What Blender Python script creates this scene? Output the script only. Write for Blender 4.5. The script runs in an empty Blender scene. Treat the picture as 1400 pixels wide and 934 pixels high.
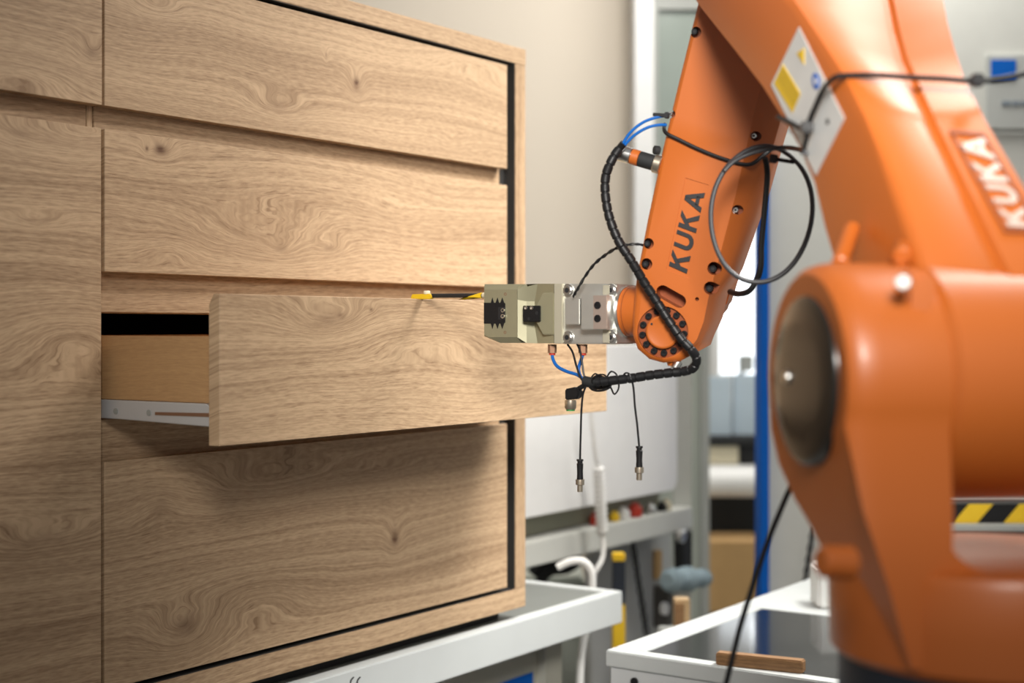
import bpy, bmesh, math, random
from mathutils import Vector, Matrix
random.seed(7)
sc = bpy.context.scene
COL = sc.collection
PI = math.pi

# ------------------------------------------------------------ camera
CAMZ = 1.5
F = 2006.5; CX = 700.0; HY = 448.3          # focal length in pixels, column of the axis, row of the horizon
cam_d = bpy.data.cameras.new('camera'); cam = bpy.data.objects.new('camera', cam_d); COL.objects.link(cam)
cam.location = (0, 0, CAMZ); cam.rotation_euler = (PI/2, 0, 0)
cam_d.sensor_width = 36.0; cam_d.lens = 36.0*F/1400.0
cam_d.shift_x = 0.0; cam_d.shift_y = -(467.0-HY)/1400.0
cam_d.clip_start = 0.05; cam_d.clip_end = 60
cam_d.dof.use_dof = True; cam_d.dof.focus_distance = 2.12; cam_d.dof.aperture_fstop = 2.8
sc.camera = cam

# ------------------------------------------------------------ world, lights, exposure
sc.view_settings.view_transform = 'Standard'; sc.view_settings.look = 'None'
sc.view_settings.gamma = 1.0; sc.view_settings.use_curve_mapping = False
sc.view_settings.exposure = 0.0
wd = bpy.data.worlds.new('world'); sc.world = wd; wd.use_nodes = True
bg = wd.node_tree.nodes['Background']; bg.inputs[0].default_value = (1.0, 0.97, 0.93, 1); bg.inputs[1].default_value = 0.27

def area(name, loc, target, size, power, color=(1, 1, 1), size_y=None, spread=180):
    l = bpy.data.lights.new(name, 'AREA'); l.energy = power; l.color = color
    l.spread = math.radians(spread); l.shape = 'RECTANGLE'; l.size = size; l.size_y = size_y or size
    o = bpy.data.objects.new(name, l); COL.objects.link(o); o.location = loc
    o.rotation_euler = (Vector(target)-Vector(loc)).to_track_quat('-Z', 'Y').to_euler()
    return o
area('key_lamp', (0.16, -0.15, 2.30), (0.28, 2.45, 1.46), 0.6, 5.4, (1.0, 0.96, 0.90), 0.5, 42)
area('ceiling_lamp_front', (1.25, 2.45, 3.05), (0.22, 2.48, 1.38), 1.2, 20, (1.0, 0.96, 0.90), 0.6, 72)
area('wall_fill_light', (1.0, 3.9, 3.3), (0.30, 5.2, 1.4), 1.4, 50, (1.0, 0.96, 0.90), 0.8, 150)  # unseen light, placed and aimed to brighten back wall and white board
area('far_fill_light', (1.3, 5.9, 3.3), (1.3, 6.0, 0.0), 1.6, 40, (1.0, 0.97, 0.93), 0.8)  # unseen light added to lift the dim far desk area
area('window_light', (1.74, 7.94, 1.65), (0.6, 2.0, 1.3), 1.2, 40, (0.92, 0.96, 1.0), 0.8)

# ------------------------------------------------------------ materials
def mat(name, col, rough=0.5, metal=0.0, emis=None, coat=0.0, noise=0.0, nscale=20, bump=0.0, trans=0.0, alpha=1.0, spec=0.5):
    m = bpy.data.materials.new(name); m.use_nodes = True
    nt = m.node_tree; b = nt.nodes['Principled BSDF']
    b.inputs['Base Color'].default_value = (*col, 1); b.inputs['Roughness'].default_value = rough
    b.inputs['Metallic'].default_value = metal; b.inputs['Coat Weight'].default_value = coat
    b.inputs['Coat Roughness'].default_value = 0.15
    b.inputs['Transmission Weight'].default_value = trans
    b.inputs['Specular IOR Level'].default_value = spec
    if emis: b.inputs['Emission Color'].default_value = (*emis[0], 1); b.inputs['Emission Strength'].default_value = emis[1]
    tc = nt.nodes.new('ShaderNodeTexCoord')
    nz = nt.nodes.new('ShaderNodeTexNoise'); nz.inputs['Scale'].default_value = nscale; nz.inputs['Detail'].default_value = 4
    nt.links.new(tc.outputs['Object'], nz.inputs['Vector'])
    mx = nt.nodes.new('ShaderNodeMix'); mx.data_type = 'RGBA'
    k = noise if noise else 0.04
    mx.inputs[6].default_value = (*[c*(1-k) for c in col], 1); mx.inputs[7].default_value = (*[min(1, c*(1+k)) for c in col], 1)
    nt.links.new(nz.outputs['Fac'], mx.inputs[0]); nt.links.new(mx.outputs[2], b.inputs['Base Color'])
    if bump:
        bp = nt.nodes.new('ShaderNodeBump'); bp.inputs['Strength'].default_value = bump; bp.inputs['Distance'].default_value = 0.001
        n2 = nt.nodes.new('ShaderNodeTexNoise'); n2.inputs['Scale'].default_value = 900
        nt.links.new(tc.outputs['Object'], n2.inputs['Vector'])
        nt.links.new(n2.outputs['Fac'], bp.inputs['Height']); nt.links.new(bp.outputs['Normal'], b.inputs['Normal'])
    return m

def wood(name, knots=(), seed=0.0, along='X', light=(0.60, 0.425, 0.265), dark=(0.285, 0.178, 0.100), contrast=1.0):
    """oak veneer; knots = (u, z, half length, half height, lift, darkness) in object coordinates"""
    m = bpy.data.materials.new(name); m.use_nodes = True
    nt = m.node_tree; N = nt.nodes; L = nt.links
    b = N['Principled BSDF']; b.inputs['Roughness'].default_value = 0.52; b.inputs['Specular IOR Level'].default_value = 0.35
    def put(s, v):
        if isinstance(v, (int, float)): s.default_value = v
        else: L.new(v, s)
    def M(op, a, b_=0.0, c=0.0):
        n = N.new('ShaderNodeMath'); n.operation = op
        put(n.inputs[0], a); put(n.inputs[1], b_)
        if op in ('MULTIPLY_ADD',): put(n.inputs[2], c)
        return n.outputs[0]
    def noise(x, y, z, detail=3.0, rough=0.5, dist=0.0):
        c = N.new('ShaderNodeCombineXYZ'); put(c.inputs[0], x); put(c.inputs[1], y); put(c.inputs[2], z)
        n = N.new('ShaderNodeTexNoise'); n.inputs['Scale'].default_value = 1.0; n.inputs['Detail'].default_value = detail
        n.inputs['Roughness'].default_value = rough; n.inputs['Distortion'].default_value = dist
        L.new(c.outputs[0], n.inputs['Vector']); return n.outputs['Fac']
    tc = N.new('ShaderNodeTexCoord'); sp = N.new('ShaderNodeSeparateXYZ'); L.new(tc.outputs['Object'], sp.inputs[0])
    if along == 'X': s = sp.outputs[0]; c = M('ADD', sp.outputs[2], M('MULTIPLY', sp.outputs[1], 0.37))
    elif along == 'Y': s = sp.outputs[1]; c = M('ADD', sp.outputs[2], M('MULTIPLY', sp.outputs[0], 0.37))
    else: s = sp.outputs[2]; c = M('ADD', sp.outputs[0], M('MULTIPLY', sp.outputs[1], 0.37))
    # slow waviness of the grain
    w1 = M('SUBTRACT', noise(M('MULTIPLY', s, 2.2), M('MULTIPLY', c, 5.0), seed, 1.0), 0.5)
    w2 = M('SUBTRACT', noise(M('MULTIPLY', s, 13.0), M('MULTIPLY', c, 30.0), seed+5, 2.0), 0.5)
    f = M('ADD', c, M('ADD', M('MULTIPLY', w1, 0.060), M('MULTIPLY', w2, 0.0022)))
    kd = 0.0; streak = None
    for (ku, kz, su, sz, A, dk) in knots:
        wob = M('MULTIPLY', w2, 0.45)
        dx = M('MULTIPLY', M('SUBTRACT', s, ku), 1.0/su); dz = M('MULTIPLY', M('SUBTRACT', c, kz), 1.0/sz)
        dx = M('ADD', dx, wob); dz = M('ADD', dz, wob)
        r2 = M('ADD', M('MULTIPLY', dx, dx), M('MULTIPLY', dz, dz))
        g = M('POWER', 2.71828, M('MULTIPLY', r2, -1.0))
        f = M('ADD', f, M('MULTIPLY', g, A))
        if dk:
            g2 = M('MULTIPLY', M('POWER', 2.71828, M('MULTIPLY', r2, -7.0)), dk)
            kd = g2 if streak is None else M('ADD', kd, g2); streak = True
    rings = noise(M('MULTIPLY', s, 0.7), M('MULTIPLY', f, 170.0), seed+11, 4.0, 0.66)
    bands = noise(M('MULTIPLY', s, 0.6), M('MULTIPLY', f, 19.0), seed+17, 2.0)
    pores = noise(M('MULTIPLY', s, 34.0), M('MULTIPLY', f, 820.0), seed+23, 2.0)
    fine = noise(M('MULTIPLY', s, 60.0), M('MULTIPLY', f, 420.0), seed+29, 2.0)
    v = M('ADD', M('MULTIPLY', M('SUBTRACT', rings, 0.5), 1.75*contrast), M('MULTIPLY', M('SUBTRACT', bands, 0.5), 1.0*contrast))
    v = M('ADD', v, M('MULTIPLY', M('SUBTRACT', fine, 0.5), 1.1))
    v = M('ADD', v, 0.62)
    mr = N.new('ShaderNodeMapRange'); put(mr.inputs[0], pores)
    mr.inputs[1].default_value = 0.28; mr.inputs[2].default_value = 0.43; mr.inputs[3].default_value = -0.5; mr.inputs[4].default_value = 0.0
    v = M('ADD', v, mr.outputs[0])
    mx = N.new('ShaderNodeMix'); mx.data_type = 'RGBA'; mx.clamp_factor = True
    put(mx.inputs[0], v); mx.inputs[6].default_value = (*dark, 1); mx.inputs[7].default_value = (*light, 1)
    out = mx.outputs[2]
    if streak:
        m2 = N.new('ShaderNodeMix'); m2.data_type = 'RGBA'; m2.clamp_factor = True
        put(m2.inputs[0], M('MULTIPLY', kd, M('SUBTRACT', M('MULTIPLY', rings, 2.4), 0.55))); L.new(out, m2.inputs[6]); m2.inputs[7].default_value = (0.13, 0.065, 0.035, 1); out = m2.outputs[2]
    L.new(out, b.inputs['Base Color'])
    bp = N.new('ShaderNodeBump'); bp.inputs['Strength'].default_value = 0.25; bp.inputs['Distance'].default_value = 0.0006
    L.new(v, bp.inputs['Height']); L.new(bp.outputs['Normal'], b.inputs['Normal'])
    return m

ORANGE = mat('orange_paint', (0.46, 0.113, 0.016), 0.40, coat=0.10, noise=0.05, nscale=8, bump=0.06)
ORANGE_SHADE = mat('orange_shaded', (0.24, 0.052, 0.010), 0.5)  # darker copy of the orange paint, shade of recesses put into the colour
NAVY = mat('navy_casting', (0.012, 0.018, 0.03), 0.45)
BLACKP = mat('black_plastic', (0.010, 0.010, 0.011), 0.42, bump=0.1, spec=0.3)
BLACKM = mat('black_matt', (0.012, 0.013, 0.014), 0.75)
BLACKG = mat('black_gloss_cover', (0.014, 0.012, 0.010), 0.25, coat=0.3)
CHAR = mat('charcoal_edge', (0.035, 0.034, 0.032), 0.6)
SHADE_BLK = mat('painted_shade', (0.012, 0.010, 0.009), 0.9, spec=0.0)  # lack of light inside the cabinet put into the colour
STEEL = mat('bright_steel', (0.72, 0.72, 0.70), 0.28, 1.0, noise=0.06, nscale=60)
ZINC = mat('zinc_runner', (0.62, 0.64, 0.66), 0.4, 0.35)
ALU = mat('brushed_aluminium', (0.72, 0.72, 0.68), 0.38, 0.85, noise=0.08, nscale=45)
OLIVE = mat('anodised_olive', (0.33, 0.31, 0.205), 0.42, 0.45, noise=0.06, nscale=50, bump=0.05)
OLIVE_L = mat('anodised_light', (0.56, 0.53, 0.42), 0.4, 0.5)
BRASS = mat('copper_brass', (0.30, 0.165, 0.10), 0.6, 0.5)
NICKEL = mat('nickel', (0.55, 0.48, 0.38), 0.3, 0.9)
BLUET = mat('blue_tube', (0.004, 0.11, 0.42), 0.35, coat=0.1)
BLUEP = mat('blue_paint', (0.0, 0.11, 0.50), 0.7, spec=0.2)
RED = mat('red_plastic', (0.5, 0.04, 0.02), 0.4)
YELLOW = mat('yellow_plastic', (0.80, 0.52, 0.015), 0.45)
WHITEP = mat('white_plastic', (0.80, 0.80, 0.78), 0.5)
CREAM = mat('cream_rubber', (0.75, 0.68, 0.5), 0.6)
TABLEW = mat('white_coated_metal', (0.54, 0.57, 0.57), 0.45, noise=0.03)
TABLEG = mat('grey_tray_top', (0.13, 0.14, 0.13), 0.5, noise=0.06)
BEIGEG = mat('beige_grey_metal', (0.46, 0.45, 0.38), 0.5)
GLASSB = mat('black_glass', (0.012, 0.014, 0.016), 0.09)
PAPER = mat('sticker_film', (0.66, 0.67, 0.66), 0.4, noise=0.10, nscale=30)
GREYP = mat('grey_paint', (0.33, 0.34, 0.32), 0.55)
GREYL = mat('light_grey_paint', (0.60, 0.61, 0.57), 0.5)
LOGO_W = mat('lettering_sheen', (0.60, 0.47, 0.40), 0.4)  # white reflections on the embossed orange letters put into their colour
LOGO_K = mat('black_lettering', (0.015, 0.015, 0.017), 0.5)
WALLB = mat('beige_wall', (0.76, 0.68, 0.57), 0.85, noise=0.02, nscale=3)
WALLF = mat('pale_wall', (0.70, 0.70, 0.66), 0.85)
PANELG = mat('greenish_grey_panel', (0.40, 0.43, 0.38), 0.5)
DOORG = mat('green_grey_glass', (0.28, 0.32, 0.29), 0.18)
FLOORM = mat('floor_paint', (0.30, 0.29, 0.27), 0.45, noise=0.12, nscale=3)
CARD = mat('cardboard', (0.50, 0.31, 0.13), 0.8, noise=0.08)
WHITEB = mat('white_board', (0.84, 0.84, 0.83), 0.45)
SKYG = mat('window_pane', (0.8, 0.85, 0.9), 0.3, emis=((0.93, 0.97, 1.0), 1.5))
MON = mat('pale_blue_screen', (0.50, 0.60, 0.68), 0.3)
PLUSH = mat('blue_grey_fleece', (0.26, 0.34, 0.38), 0.9, noise=0.2, nscale=80, bump=0.8)
BEECH = mat('beech_block', (0.55, 0.38, 0.20), 0.6, noise=0.15, nscale=25)
BLOCKW = wood('old_wood', (), 31.0, 'X', (0.36, 0.2, 0.09), (0.14, 0.07, 0.03))

# ------------------------------------------------------------ mesh helpers
ROOTM = {}
def new_bm(): return bmesh.new()
def obj(name, bm, m, parent=None, label=None, world=True, smooth=35, xform=None, kind=None):
    """link bm as ONE mesh object; bm in world coordinates unless world=False (then in the root's own frame)"""
    root = parent
    while root is not None and root.parent is not None: root = root.parent
    base = Matrix.Identity(4)
    bmesh.ops.recalc_face_normals(bm, faces=bm.faces)
    if root is not None:
        base = ROOTM.get(root.name, Matrix.Translation(root.location))
        if world: bm.transform(base.inverted())
    elif world and xform is None:
        vs = [v.co for v in bm.verts]
        c = Vector(((min(v.x for v in vs)+max(v.x for v in vs))/2, (min(v.y for v in vs)+max(v.y for v in vs))/2, min(v.z for v in vs)))
        bm.transform(Matrix.Translation(-c)); xform = Matrix.Translation(c)
    me = bpy.data.meshes.new(name); bm.to_mesh(me); bm.free()
    me.materials.append(m)
    if smooth:
        me.shade_smooth(); me.set_sharp_from_angle(angle=math.radians(smooth))
    o = bpy.data.objects.new(name, me); COL.objects.link(o)
    if parent is not None: o.parent = parent
    if xform is not None: o.matrix_local = xform; 
    if parent is None and xform is not None: ROOTM[o.name] = xform.copy()
    if label: o['label'] = label
    if kind: o['kind'] = kind
    return o
def tag(o, label, cat, group=None):
    o['label'] = label; o['category'] = cat
    if group: o['group'] = group
    return o
def struct(name, bm, m, **k):
    o = obj(name, bm, m, **k); o['kind'] = 'structure'; return o
def thing(name, label, cat, loc=(0, 0, 0), rotz=0.0, group=None):
    o = bpy.data.objects.new(name, None); COL.objects.link(o)
    o.location = loc; o.rotation_euler = (0, 0, rotz); o.empty_display_size = 0.05
    ROOTM[o.name] = Matrix.Translation(Vector(loc)) @ Matrix.Rotation(rotz, 4, 'Z')
    return tag(o, label, cat, group)
def bx(bm, x0, x1, y0, y1, z0, z1, bev=0.0, M=None, seg=2):
    r = bmesh.ops.create_cube(bm, size=1.0); vs = r['verts']
    bmesh.ops.scale(bm, vec=(abs(x1-x0), abs(y1-y0), abs(z1-z0)), verts=vs)
    bmesh.ops.translate(bm, vec=((x0+x1)/2, (y0+y1)/2, (z0+z1)/2), verts=vs)
    if bev:
        es = list({e for v in vs for e in v.link_edges})
        rr = bmesh.ops.bevel(bm, geom=es, offset=bev, segments=seg, affect='EDGES', clamp_overlap=True)
        vs = list({v for f in rr['faces'] for v in f.verts} | {v for v in vs if v.is_valid})
    if M is not None: bmesh.ops.transform(bm, matrix=M, verts=vs)
    return bm
def cyl(bm, p0, p1, r0, r1=None, n=24, cap=True, bev=0.0):
    p0 = Vector(p0); p1 = Vector(p1); r1 = r0 if r1 is None else r1
    d = p1-p0; q = d.to_track_quat('Z', 'Y').to_matrix().to_4x4(); q.translation = p0
    L = d.length
    prof = [(0, r0), (L, r1)]
    if bev: prof = [(0, r0-bev), (bev, r0), (L-bev, r1), (L, r1-bev)]
    return lathe(bm, prof, q, n, cap)
def lathe(bm, prof, M, n=24, cap=True):
    rings = []
    for (h, r) in prof:
        rings.append([bm.verts.new(M @ Vector((r*math.cos(2*PI*i/n), r*math.sin(2*PI*i/n), h))) for i in range(n)])
    for a, b in zip(rings, rings[1:]):
        for i in range(n): bm.faces.new((a[i], a[(i+1) % n], b[(i+1) % n], b[i]))
    if cap: bm.faces.new(rings[0][::-1]); bm.faces.new(rings[-1])
    return bm
def axis_M(p, d):
    q = Vector(d).to_track_quat('Z', 'Y').to_matrix().to_4x4(); q.translation = Vector(p); return q
def prism(bm, pts, vec, bev=0.0, seg=2):
    vs = [bm.verts.new(Vector(p)) for p in pts]; f = bm.faces.new(vs)
    r = bmesh.ops.extrude_face_region(bm, geom=[f])
    nv = [g for g in r['geom'] if isinstance(g, bmesh.types.BMVert)]
    bmesh.ops.translate(bm, vec=Vector(vec), verts=nv)
    if bev:
        allv = set(vs) | set(nv)
        es = list({e for v in allv for e in v.link_edges if e.verts[0] in allv and e.verts[1] in allv})
        bmesh.ops.bevel(bm, geom=es, offset=bev, segments=seg, affect='EDGES', clamp_overlap=True)
    return bm
def loft(bm, loops, cap=True):
    R = [[bm.verts.new(Vector(p)) for p in lp] for lp in loops]; n = len(R[0])
    for a, b in zip(R, R[1:]):
        for i in range(n): bm.faces.new((a[i], a[(i+1) % n], b[(i+1) % n], b[i]))
    if cap: bm.faces.new(R[0][::-1]); bm.faces.new(R[-1])
    return bm
def smooth_path(pts, k=8, closed=False):
    P = [Vector(p) for p in pts]; out = []; n = len(P)
    rng = n if closed else n-1
    for i in range(rng):
        if closed: p0, p1, p2, p3 = P[i-1], P[i], P[(i+1) % n], P[(i+2) % n]
        else: p0, p1, p2, p3 = P[max(i-1, 0)], P[i], P[i+1], P[min(i+2, n-1)]
        for j in range(k):
            t = j/k; t2 = t*t; t3 = t2*t
            out.append(0.5*((2*p1)+(-p0+p2)*t+(2*p0-5*p1+4*p2-p3)*t2+(-p0+3*p1-3*p2+p3)*t3))
    if not closed: out.append(P[-1])
    return out
def tube(bm, pts, r, n=8, k=8, rf=None, step=None):
    P = smooth_path(pts, k) if k else [Vector(p) for p in pts]
    if step:                                   # even resampling for ribbed hoses
        Q = [P[0]]; acc = 0
        for a, b in zip(P, P[1:]):
            L = (b-a).length; t = step-acc
            while t <= L: Q.append(a.lerp(b, t/L)); t += step
            acc = (acc+L) % step
        P = Q
    T = [(P[min(i+1, len(P)-1)]-P[max(i-1, 0)]).normalized() for i in range(len(P))]
    nrm = T[0].orthogonal().normalized(); rings = []; dist = 0
    for i, p in enumerate(P):
        nrm = (nrm-T[i]*nrm.dot(T[i])).normalized(); bn = T[i].cross(nrm)
        if i: dist += (P[i]-P[i-1]).length
        rr = rf(dist, i) if rf else r
        rings.append([bm.verts.new(p+(nrm*math.cos(2*PI*j/n)+bn*math.sin(2*PI*j/n))*rr) for j in range(n)])
    for a, b in zip(rings, rings[1:]):
        for j in range(n): bm.faces.new((a[j], a[(j+1) % n], b[(j+1) % n], b[j]))
    bm.faces.new(rings[0][::-1]); bm.faces.new(rings[-1]); return bm
def cut(o, bm, inner=True):
    """subtract bm (world coordinates) from object o"""
    root = o
    while root.parent is not None: root = root.parent
    bmesh.ops.recalc_face_normals(bm, faces=bm.faces)
    bm.transform(ROOTM[root.name].inverted())
    me = bpy.data.meshes.new('tool'); bm.to_mesh(me); bm.free()
    t = bpy.data.objects.new('tool', me); COL.objects.link(t); t.parent = o.parent
    if len(o.data.materials) < 2: o.data.materials.append(ORANGE_SHADE)
    me.materials.append(o.data.materials[0]); me.materials.append(ORANGE_SHADE)
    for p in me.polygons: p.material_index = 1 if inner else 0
    md = o.modifiers.new('b', 'BOOLEAN'); md.operation = 'DIFFERENCE'; md.object = t; md.solver = 'EXACT'
    bpy.context.view_layer.update()
    dg = bpy.context.evaluated_depsgraph_get()
    nm = bpy.data.meshes.new_from_object(o.evaluated_get(dg)); old = o.data
    o.modifiers.clear(); o.data = nm; bpy.data.meshes.remove(old)
    bpy.data.objects.remove(t); bpy.data.meshes.remove(me)
    nm.shade_smooth(); nm.set_sharp_from_angle(angle=math.radians(30))

# measuring helpers: turn a direction seen in the photo into a point at a real depth or on a real plane
def P(px, py, Y): return Vector(((px-CX)/F*Y, Y, CAMZ-(py-HY)/F*Y))
def onplane(px, py, p0, n):
    d = Vector(((px-CX)/F, 1.0, -(py-HY)/F)); c = Vector((0, 0, CAMZ)); n = Vector(n)
    return c+d*((Vector(p0)-c).dot(n)/d.dot(n))
def onz(px, py, z): return onplane(px, py, (0, 0, z), (0, 0, 1))

# ------------------------------------------------------------ cabinet frame of reference (also that of both tables and the rack)
AN = 0.9686
U = Vector((math.cos(AN), math.sin(AN), 0)); Wd = Vector((math.sin(AN), -math.cos(AN), 0)); Z = Vector((0, 0, 1))
ZT = CAMZ-0.562                                     # table height
CAB0 = Vector((-0.5552, 2.0, ZT))
def C3(u, w, z): return CAB0+U*u+Wd*w+Z*z
def cabpt(px, py, w=0.0): return onplane(px, py, C3(0, w, 0), Wd)
def box_c(bm, u0, u1, w0, w1, z0, z1, bev=0.0, O=CAB0):
    """box in the cabinet frame about O"""
    M = Matrix.Translation(O) @ Matrix.Rotation(AN, 4, 'Z')
    return bx(bm, u0, u1, -max(w0, w1), -min(w0, w1), z0, z1, bev, M)

# ============================================================ SETTING
bm = new_bm(); bx(bm, -4.5, 6.5, -2.5, 9.0, -0.05, 0.0); struct('floor', bm, FLOORM)
bm = new_bm(); bx(bm, -4.5, P(872, 0, 5.2).x, 5.2, 5.32, 0, 3.4); struct('wall_back', bm, WALLB)
bm = new_bm(); bx(bm, P(865, 0, 5.1).x, P(891, 0, 5.1).x, 5.02, 5.36, 0, 3.4, 0.004); struct('trim_1', bm, WHITEB)
bm = new_bm(); bx(bm, -0.5, 6.5, 8.0, 8.1, 0, 1.20); bx(bm, -0.5, 1.08, 8.0, 8.1, 1.20, 2.10); bx(bm, 2.4, 6.5, 8.0, 8.1, 1.20, 2.10); bx(bm, -0.5, 6.5, 8.0, 8.1, 2.10, 3.4)
struct('wall_rear', bm, WALLF)
# rear window with frame, mullion and bright panes
win = bpy.data.objects.new('window_1', None); COL.objects.link(win); win.location = (1.74, 7.98, 1.2); win['kind'] = 'structure'; ROOTM['window_1'] = Matrix.Translation((1.74, 7.98, 1.2))
bm = new_bm()
for a in ((1.08, 2.4, 1.20, 1.25), (1.08, 2.4, 2.05, 2.10), (1.08, 1.13, 1.25, 2.05), (2.35, 2.4, 1.25, 2.05)): bx(bm, a[0], a[1], 7.96, 8.03, a[2], a[3], 0.005)
obj('window_frame', bm, WHITEP, win)
bm = new_bm(); bx(bm, 1.72, 1.77, 7.96, 8.03, 1.25, 2.05); obj('mullion', bm, WHITEP, win)
bm = new_bm(); bx(bm, 1.13, 1.72, 8.0, 8.01, 1.25, 2.05); obj('pane', bm, SKYG, win)
bm = new_bm(); bx(bm, 1.77, 2.35, 8.0, 8.01, 1.25, 2.05); obj('pane', bm, SKYG, win)
# glazed door leaf beside the white column
dr = bpy.data.objects.new('door_1', None); COL.objects.link(dr); dr.location = (0.6, 5.25, 0); dr['kind'] = 'structure'; ROOTM['door_1'] = Matrix.Translation((0.6, 5.25, 0))
x0 = P(891, 0, 5.2).x; x1 = P(968, 0, 5.2).x
bm = new_bm(); bx(bm, x0, x0+0.02, 5.16, 5.22, 0, 2.66); bx(bm, x1-0.03, x1, 5.16, 5.22, 0, 2.66); bx(bm, x0+.02, x1-.03, 5.16, 5.22, 2.62, 2.66); obj('door_frame', bm, GREYP, dr)
bm = new_bm(); bx(bm, x0+0.02, x1-0.03, 5.18, 5.20, 1.62, 2.62); obj('pane', bm, DOORG, dr)
bm = new_bm(); bx(bm, x0+0.02, x1-0.03, 5.18, 5.20, 0.0, 1.62); obj('pane', bm, PANELG, dr)
# light grey partition on the right with a blue post at its edge
part = bpy.data.objects.new('wall_right', None); COL.objects.link(part); part.location = (1.6, 4.1, 0); part['kind'] = 'structure'; ROOTM['wall_right'] = Matrix.Translation((1.6, 4.1, 0))
xs = P(1049, 0, 4.1).x
zz = [0.0, P(0, 560, 4.1).z, P(0, 181, 4.1).z, 3.3]
for i in range(3):
    bm = new_bm(); bx(bm, xs, xs+2.6, 4.1, 4.14, zz[i]+0.004, zz[i+1]-0.004, 0.003); obj('panel', bm, GREYL, part)
bm = new_bm(); bx(bm, P(1036.5, 0, 4.1).x, P(1048.5, 0, 4.1).x, 4.06, 4.16, 0, 3.3, 0.003); obj('post', bm, BLUEP, part, label='blue painted edge post')
# ============================================================ SIDEBOARD
KZ = 0.562
sb = thing('sideboard', 'large light oak sideboard with handleless fronts and one drawer pulled out', 'sideboard', tuple(CAB0), AN)
H = 0.562+0.5398
def cw(seed, knots=(), along='X', **k): return wood('oak_veneer', knots, seed, along, **k)
WL = -0.50                                   # left end of the left column
T = 0.0195
def cbox(name, m, a, parent=sb, bev=0.0008, label=None):
    bm = new_bm(); bx(bm, a[0], a[1], -max(a[2], a[3]), -min(a[2], a[3]), a[4]+KZ, a[5]+KZ, bev); return obj(name, bm, m, parent, world=False, label=label)
MT = cw(3.1)
cbox('top_panel', MT, (WL-0.06, 1.0280, -0.42, 0.0, 0.5080, 0.5398))
cbox('bottom_panel', cw(4.7), (WL-0.06, 1.0265, -0.42, 0.0, -0.5395, -0.5020))
cbox('side_panel', cw(6.2, along='Z'), (0.9915, 1.0265, -0.42, 0.0, -0.5018, 0.5078))
cbox('side_panel', cw(6.9, along='Z'), (WL-0.06, WL-0.025, -0.42, 0.0, -0.5018, 0.5078))
cbox('back_panel', SHADE_BLK, (WL-0.02, 0.99, -0.415, -0.405, -0.50, 0.506))
cbox('plinth', BLACKM, (WL, 0.985, -0.40, -0.035, -0.562, -0.5400))
cbox('filler_strip', CHAR, (0.9712, 0.9910, -0.40, -0.022, -0.5015, 0.5075))
cbox('divider', cw(8.0, along='Z'), (-0.0125, -0.0030, -0.40, -0.0215, -0.5015, 0.5075))
for a in ((0.9903, 0.9913, -0.0219, -0.0010, -0.5010, 0.5070), (0.0, 0.9900, -0.0219, -0.0010, 0.5070, 0.5078), (0.0, 0.9900, -0.0219, -0.0010, -0.5018, -0.5011), (WL-0.02, -0.0030, -0.0219, -0.0010, 0.5070, 0.5078), (WL-0.02, -0.0030, -0.0219, -0.0010, -0.5018, -0.5011)):
    cbox('frame_lining', CHAR, a, bev=0)
cbox('cavity_shade_sheet', SHADE_BLK, (-0.0028, 0.0006, -0.40, -0.05, -0.12, 0.02))  # added dark sheet, shade inside the drawer opening put into its colour
for (z0, z1, sd) in ((0.500, 0.5075, 1), (0.268, 0.306, 12.3), (0.0215, 0.100, 14.4), (-0.206, -0.1265, 15.8), (-0.5015, -0.492, 2)):
    cbox('rail', CHAR if sd < 3 else cw(sd), (0.0, 0.970, -0.16, -0.0225, z0, z1))
for (z0, z1, sd) in ((0.500, 0.5075, 1), (0.250, 0.320, 18.3), (-0.5015, -0.492, 2)):
    cbox('rail', CHAR if sd < 3 else cw(sd), (WL-0.02, -0.0130, -0.16, -0.0225, z0, z1))
def front(name, seed, knots, u0, u1, z0, z1, w=0.0, label=None, contrast=1.0):
    k = [(a, b+KZ, c, d, e, f) for (a, b, c, d, e, f) in knots]
    bm = new_bm()                            # board with a finger bevel along the top of its back
    prof = [(-w, z0), (-w, z1), (-w+0.011, z1), (-w+T, z1-0.014), (-w+T, z0)]
    prism(bm, [(u0, y, z+KZ) for y, z in prof], (u1-u0, 0, 0), 0.0006, 1)
    return obj(name, bm, cw(seed, k, contrast=contrast), sb, world=False, label=label)
front('drawer_front', 21.0, [(0.5243, 0.404, 0.022, 0.026, 0.028, 1.5), (0.3385, 0.3445, 0.06, 0.022, 0.030, 0.35), (0.86, 0.487, 0.12, 0.022, -0.028, 0.0), (0.09, 0.455, 0.05, 0.018, 0.022, 0.0), (0.45, 0.44, 0.006, 0.012, 0.01, 0.6), (0.80, 0.335, 0.06, 0.02, 0.012, 0.0)], 0.0, 0.9640, 0.3030, 0.5000)
front('drawer_front', 33.5, [(0.1005, 0.2530, 0.028, 0.020, 0.016, 1.6), (0.075, 0.252, 0.008, 0.010, 0.01, 1.2), (0.300, 0.138, 0.16, 0.044, 0.060, 0.12), (0.345, 0.124, 0.035, 0.016, 0.022, 0.55), (0.4573, 0.130, 0.035, 0.014, 0.020, 0.55), (0.12, 0.11, 0.06, 0.018, -0.02, 0.0), (0.62, 0.20, 0.10, 0.02, 0.015, 0.0)], 0.0, 0.9640, 0.0766, 0.2712)
front('drawer_front', 47.9, [(0.149, -0.4302, 0.062, 0.036, 0.055, 0.85), (0.626, -0.3594, 0.024, 0.034, 0.026, 1.3), (0.30, -0.415, 0.13, 0.040, -0.045, 0.0), (0.34, -0.235, 0.17, 0.035, 0.05, 0.0), (0.10, -0.255, 0.05, 0.028, -0.02, 0.3), (0.60, -0.245, 0.10, 0.022, 0.02, 0.0)], 0.0, 0.9640, -0.4940, -0.1828)
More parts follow.
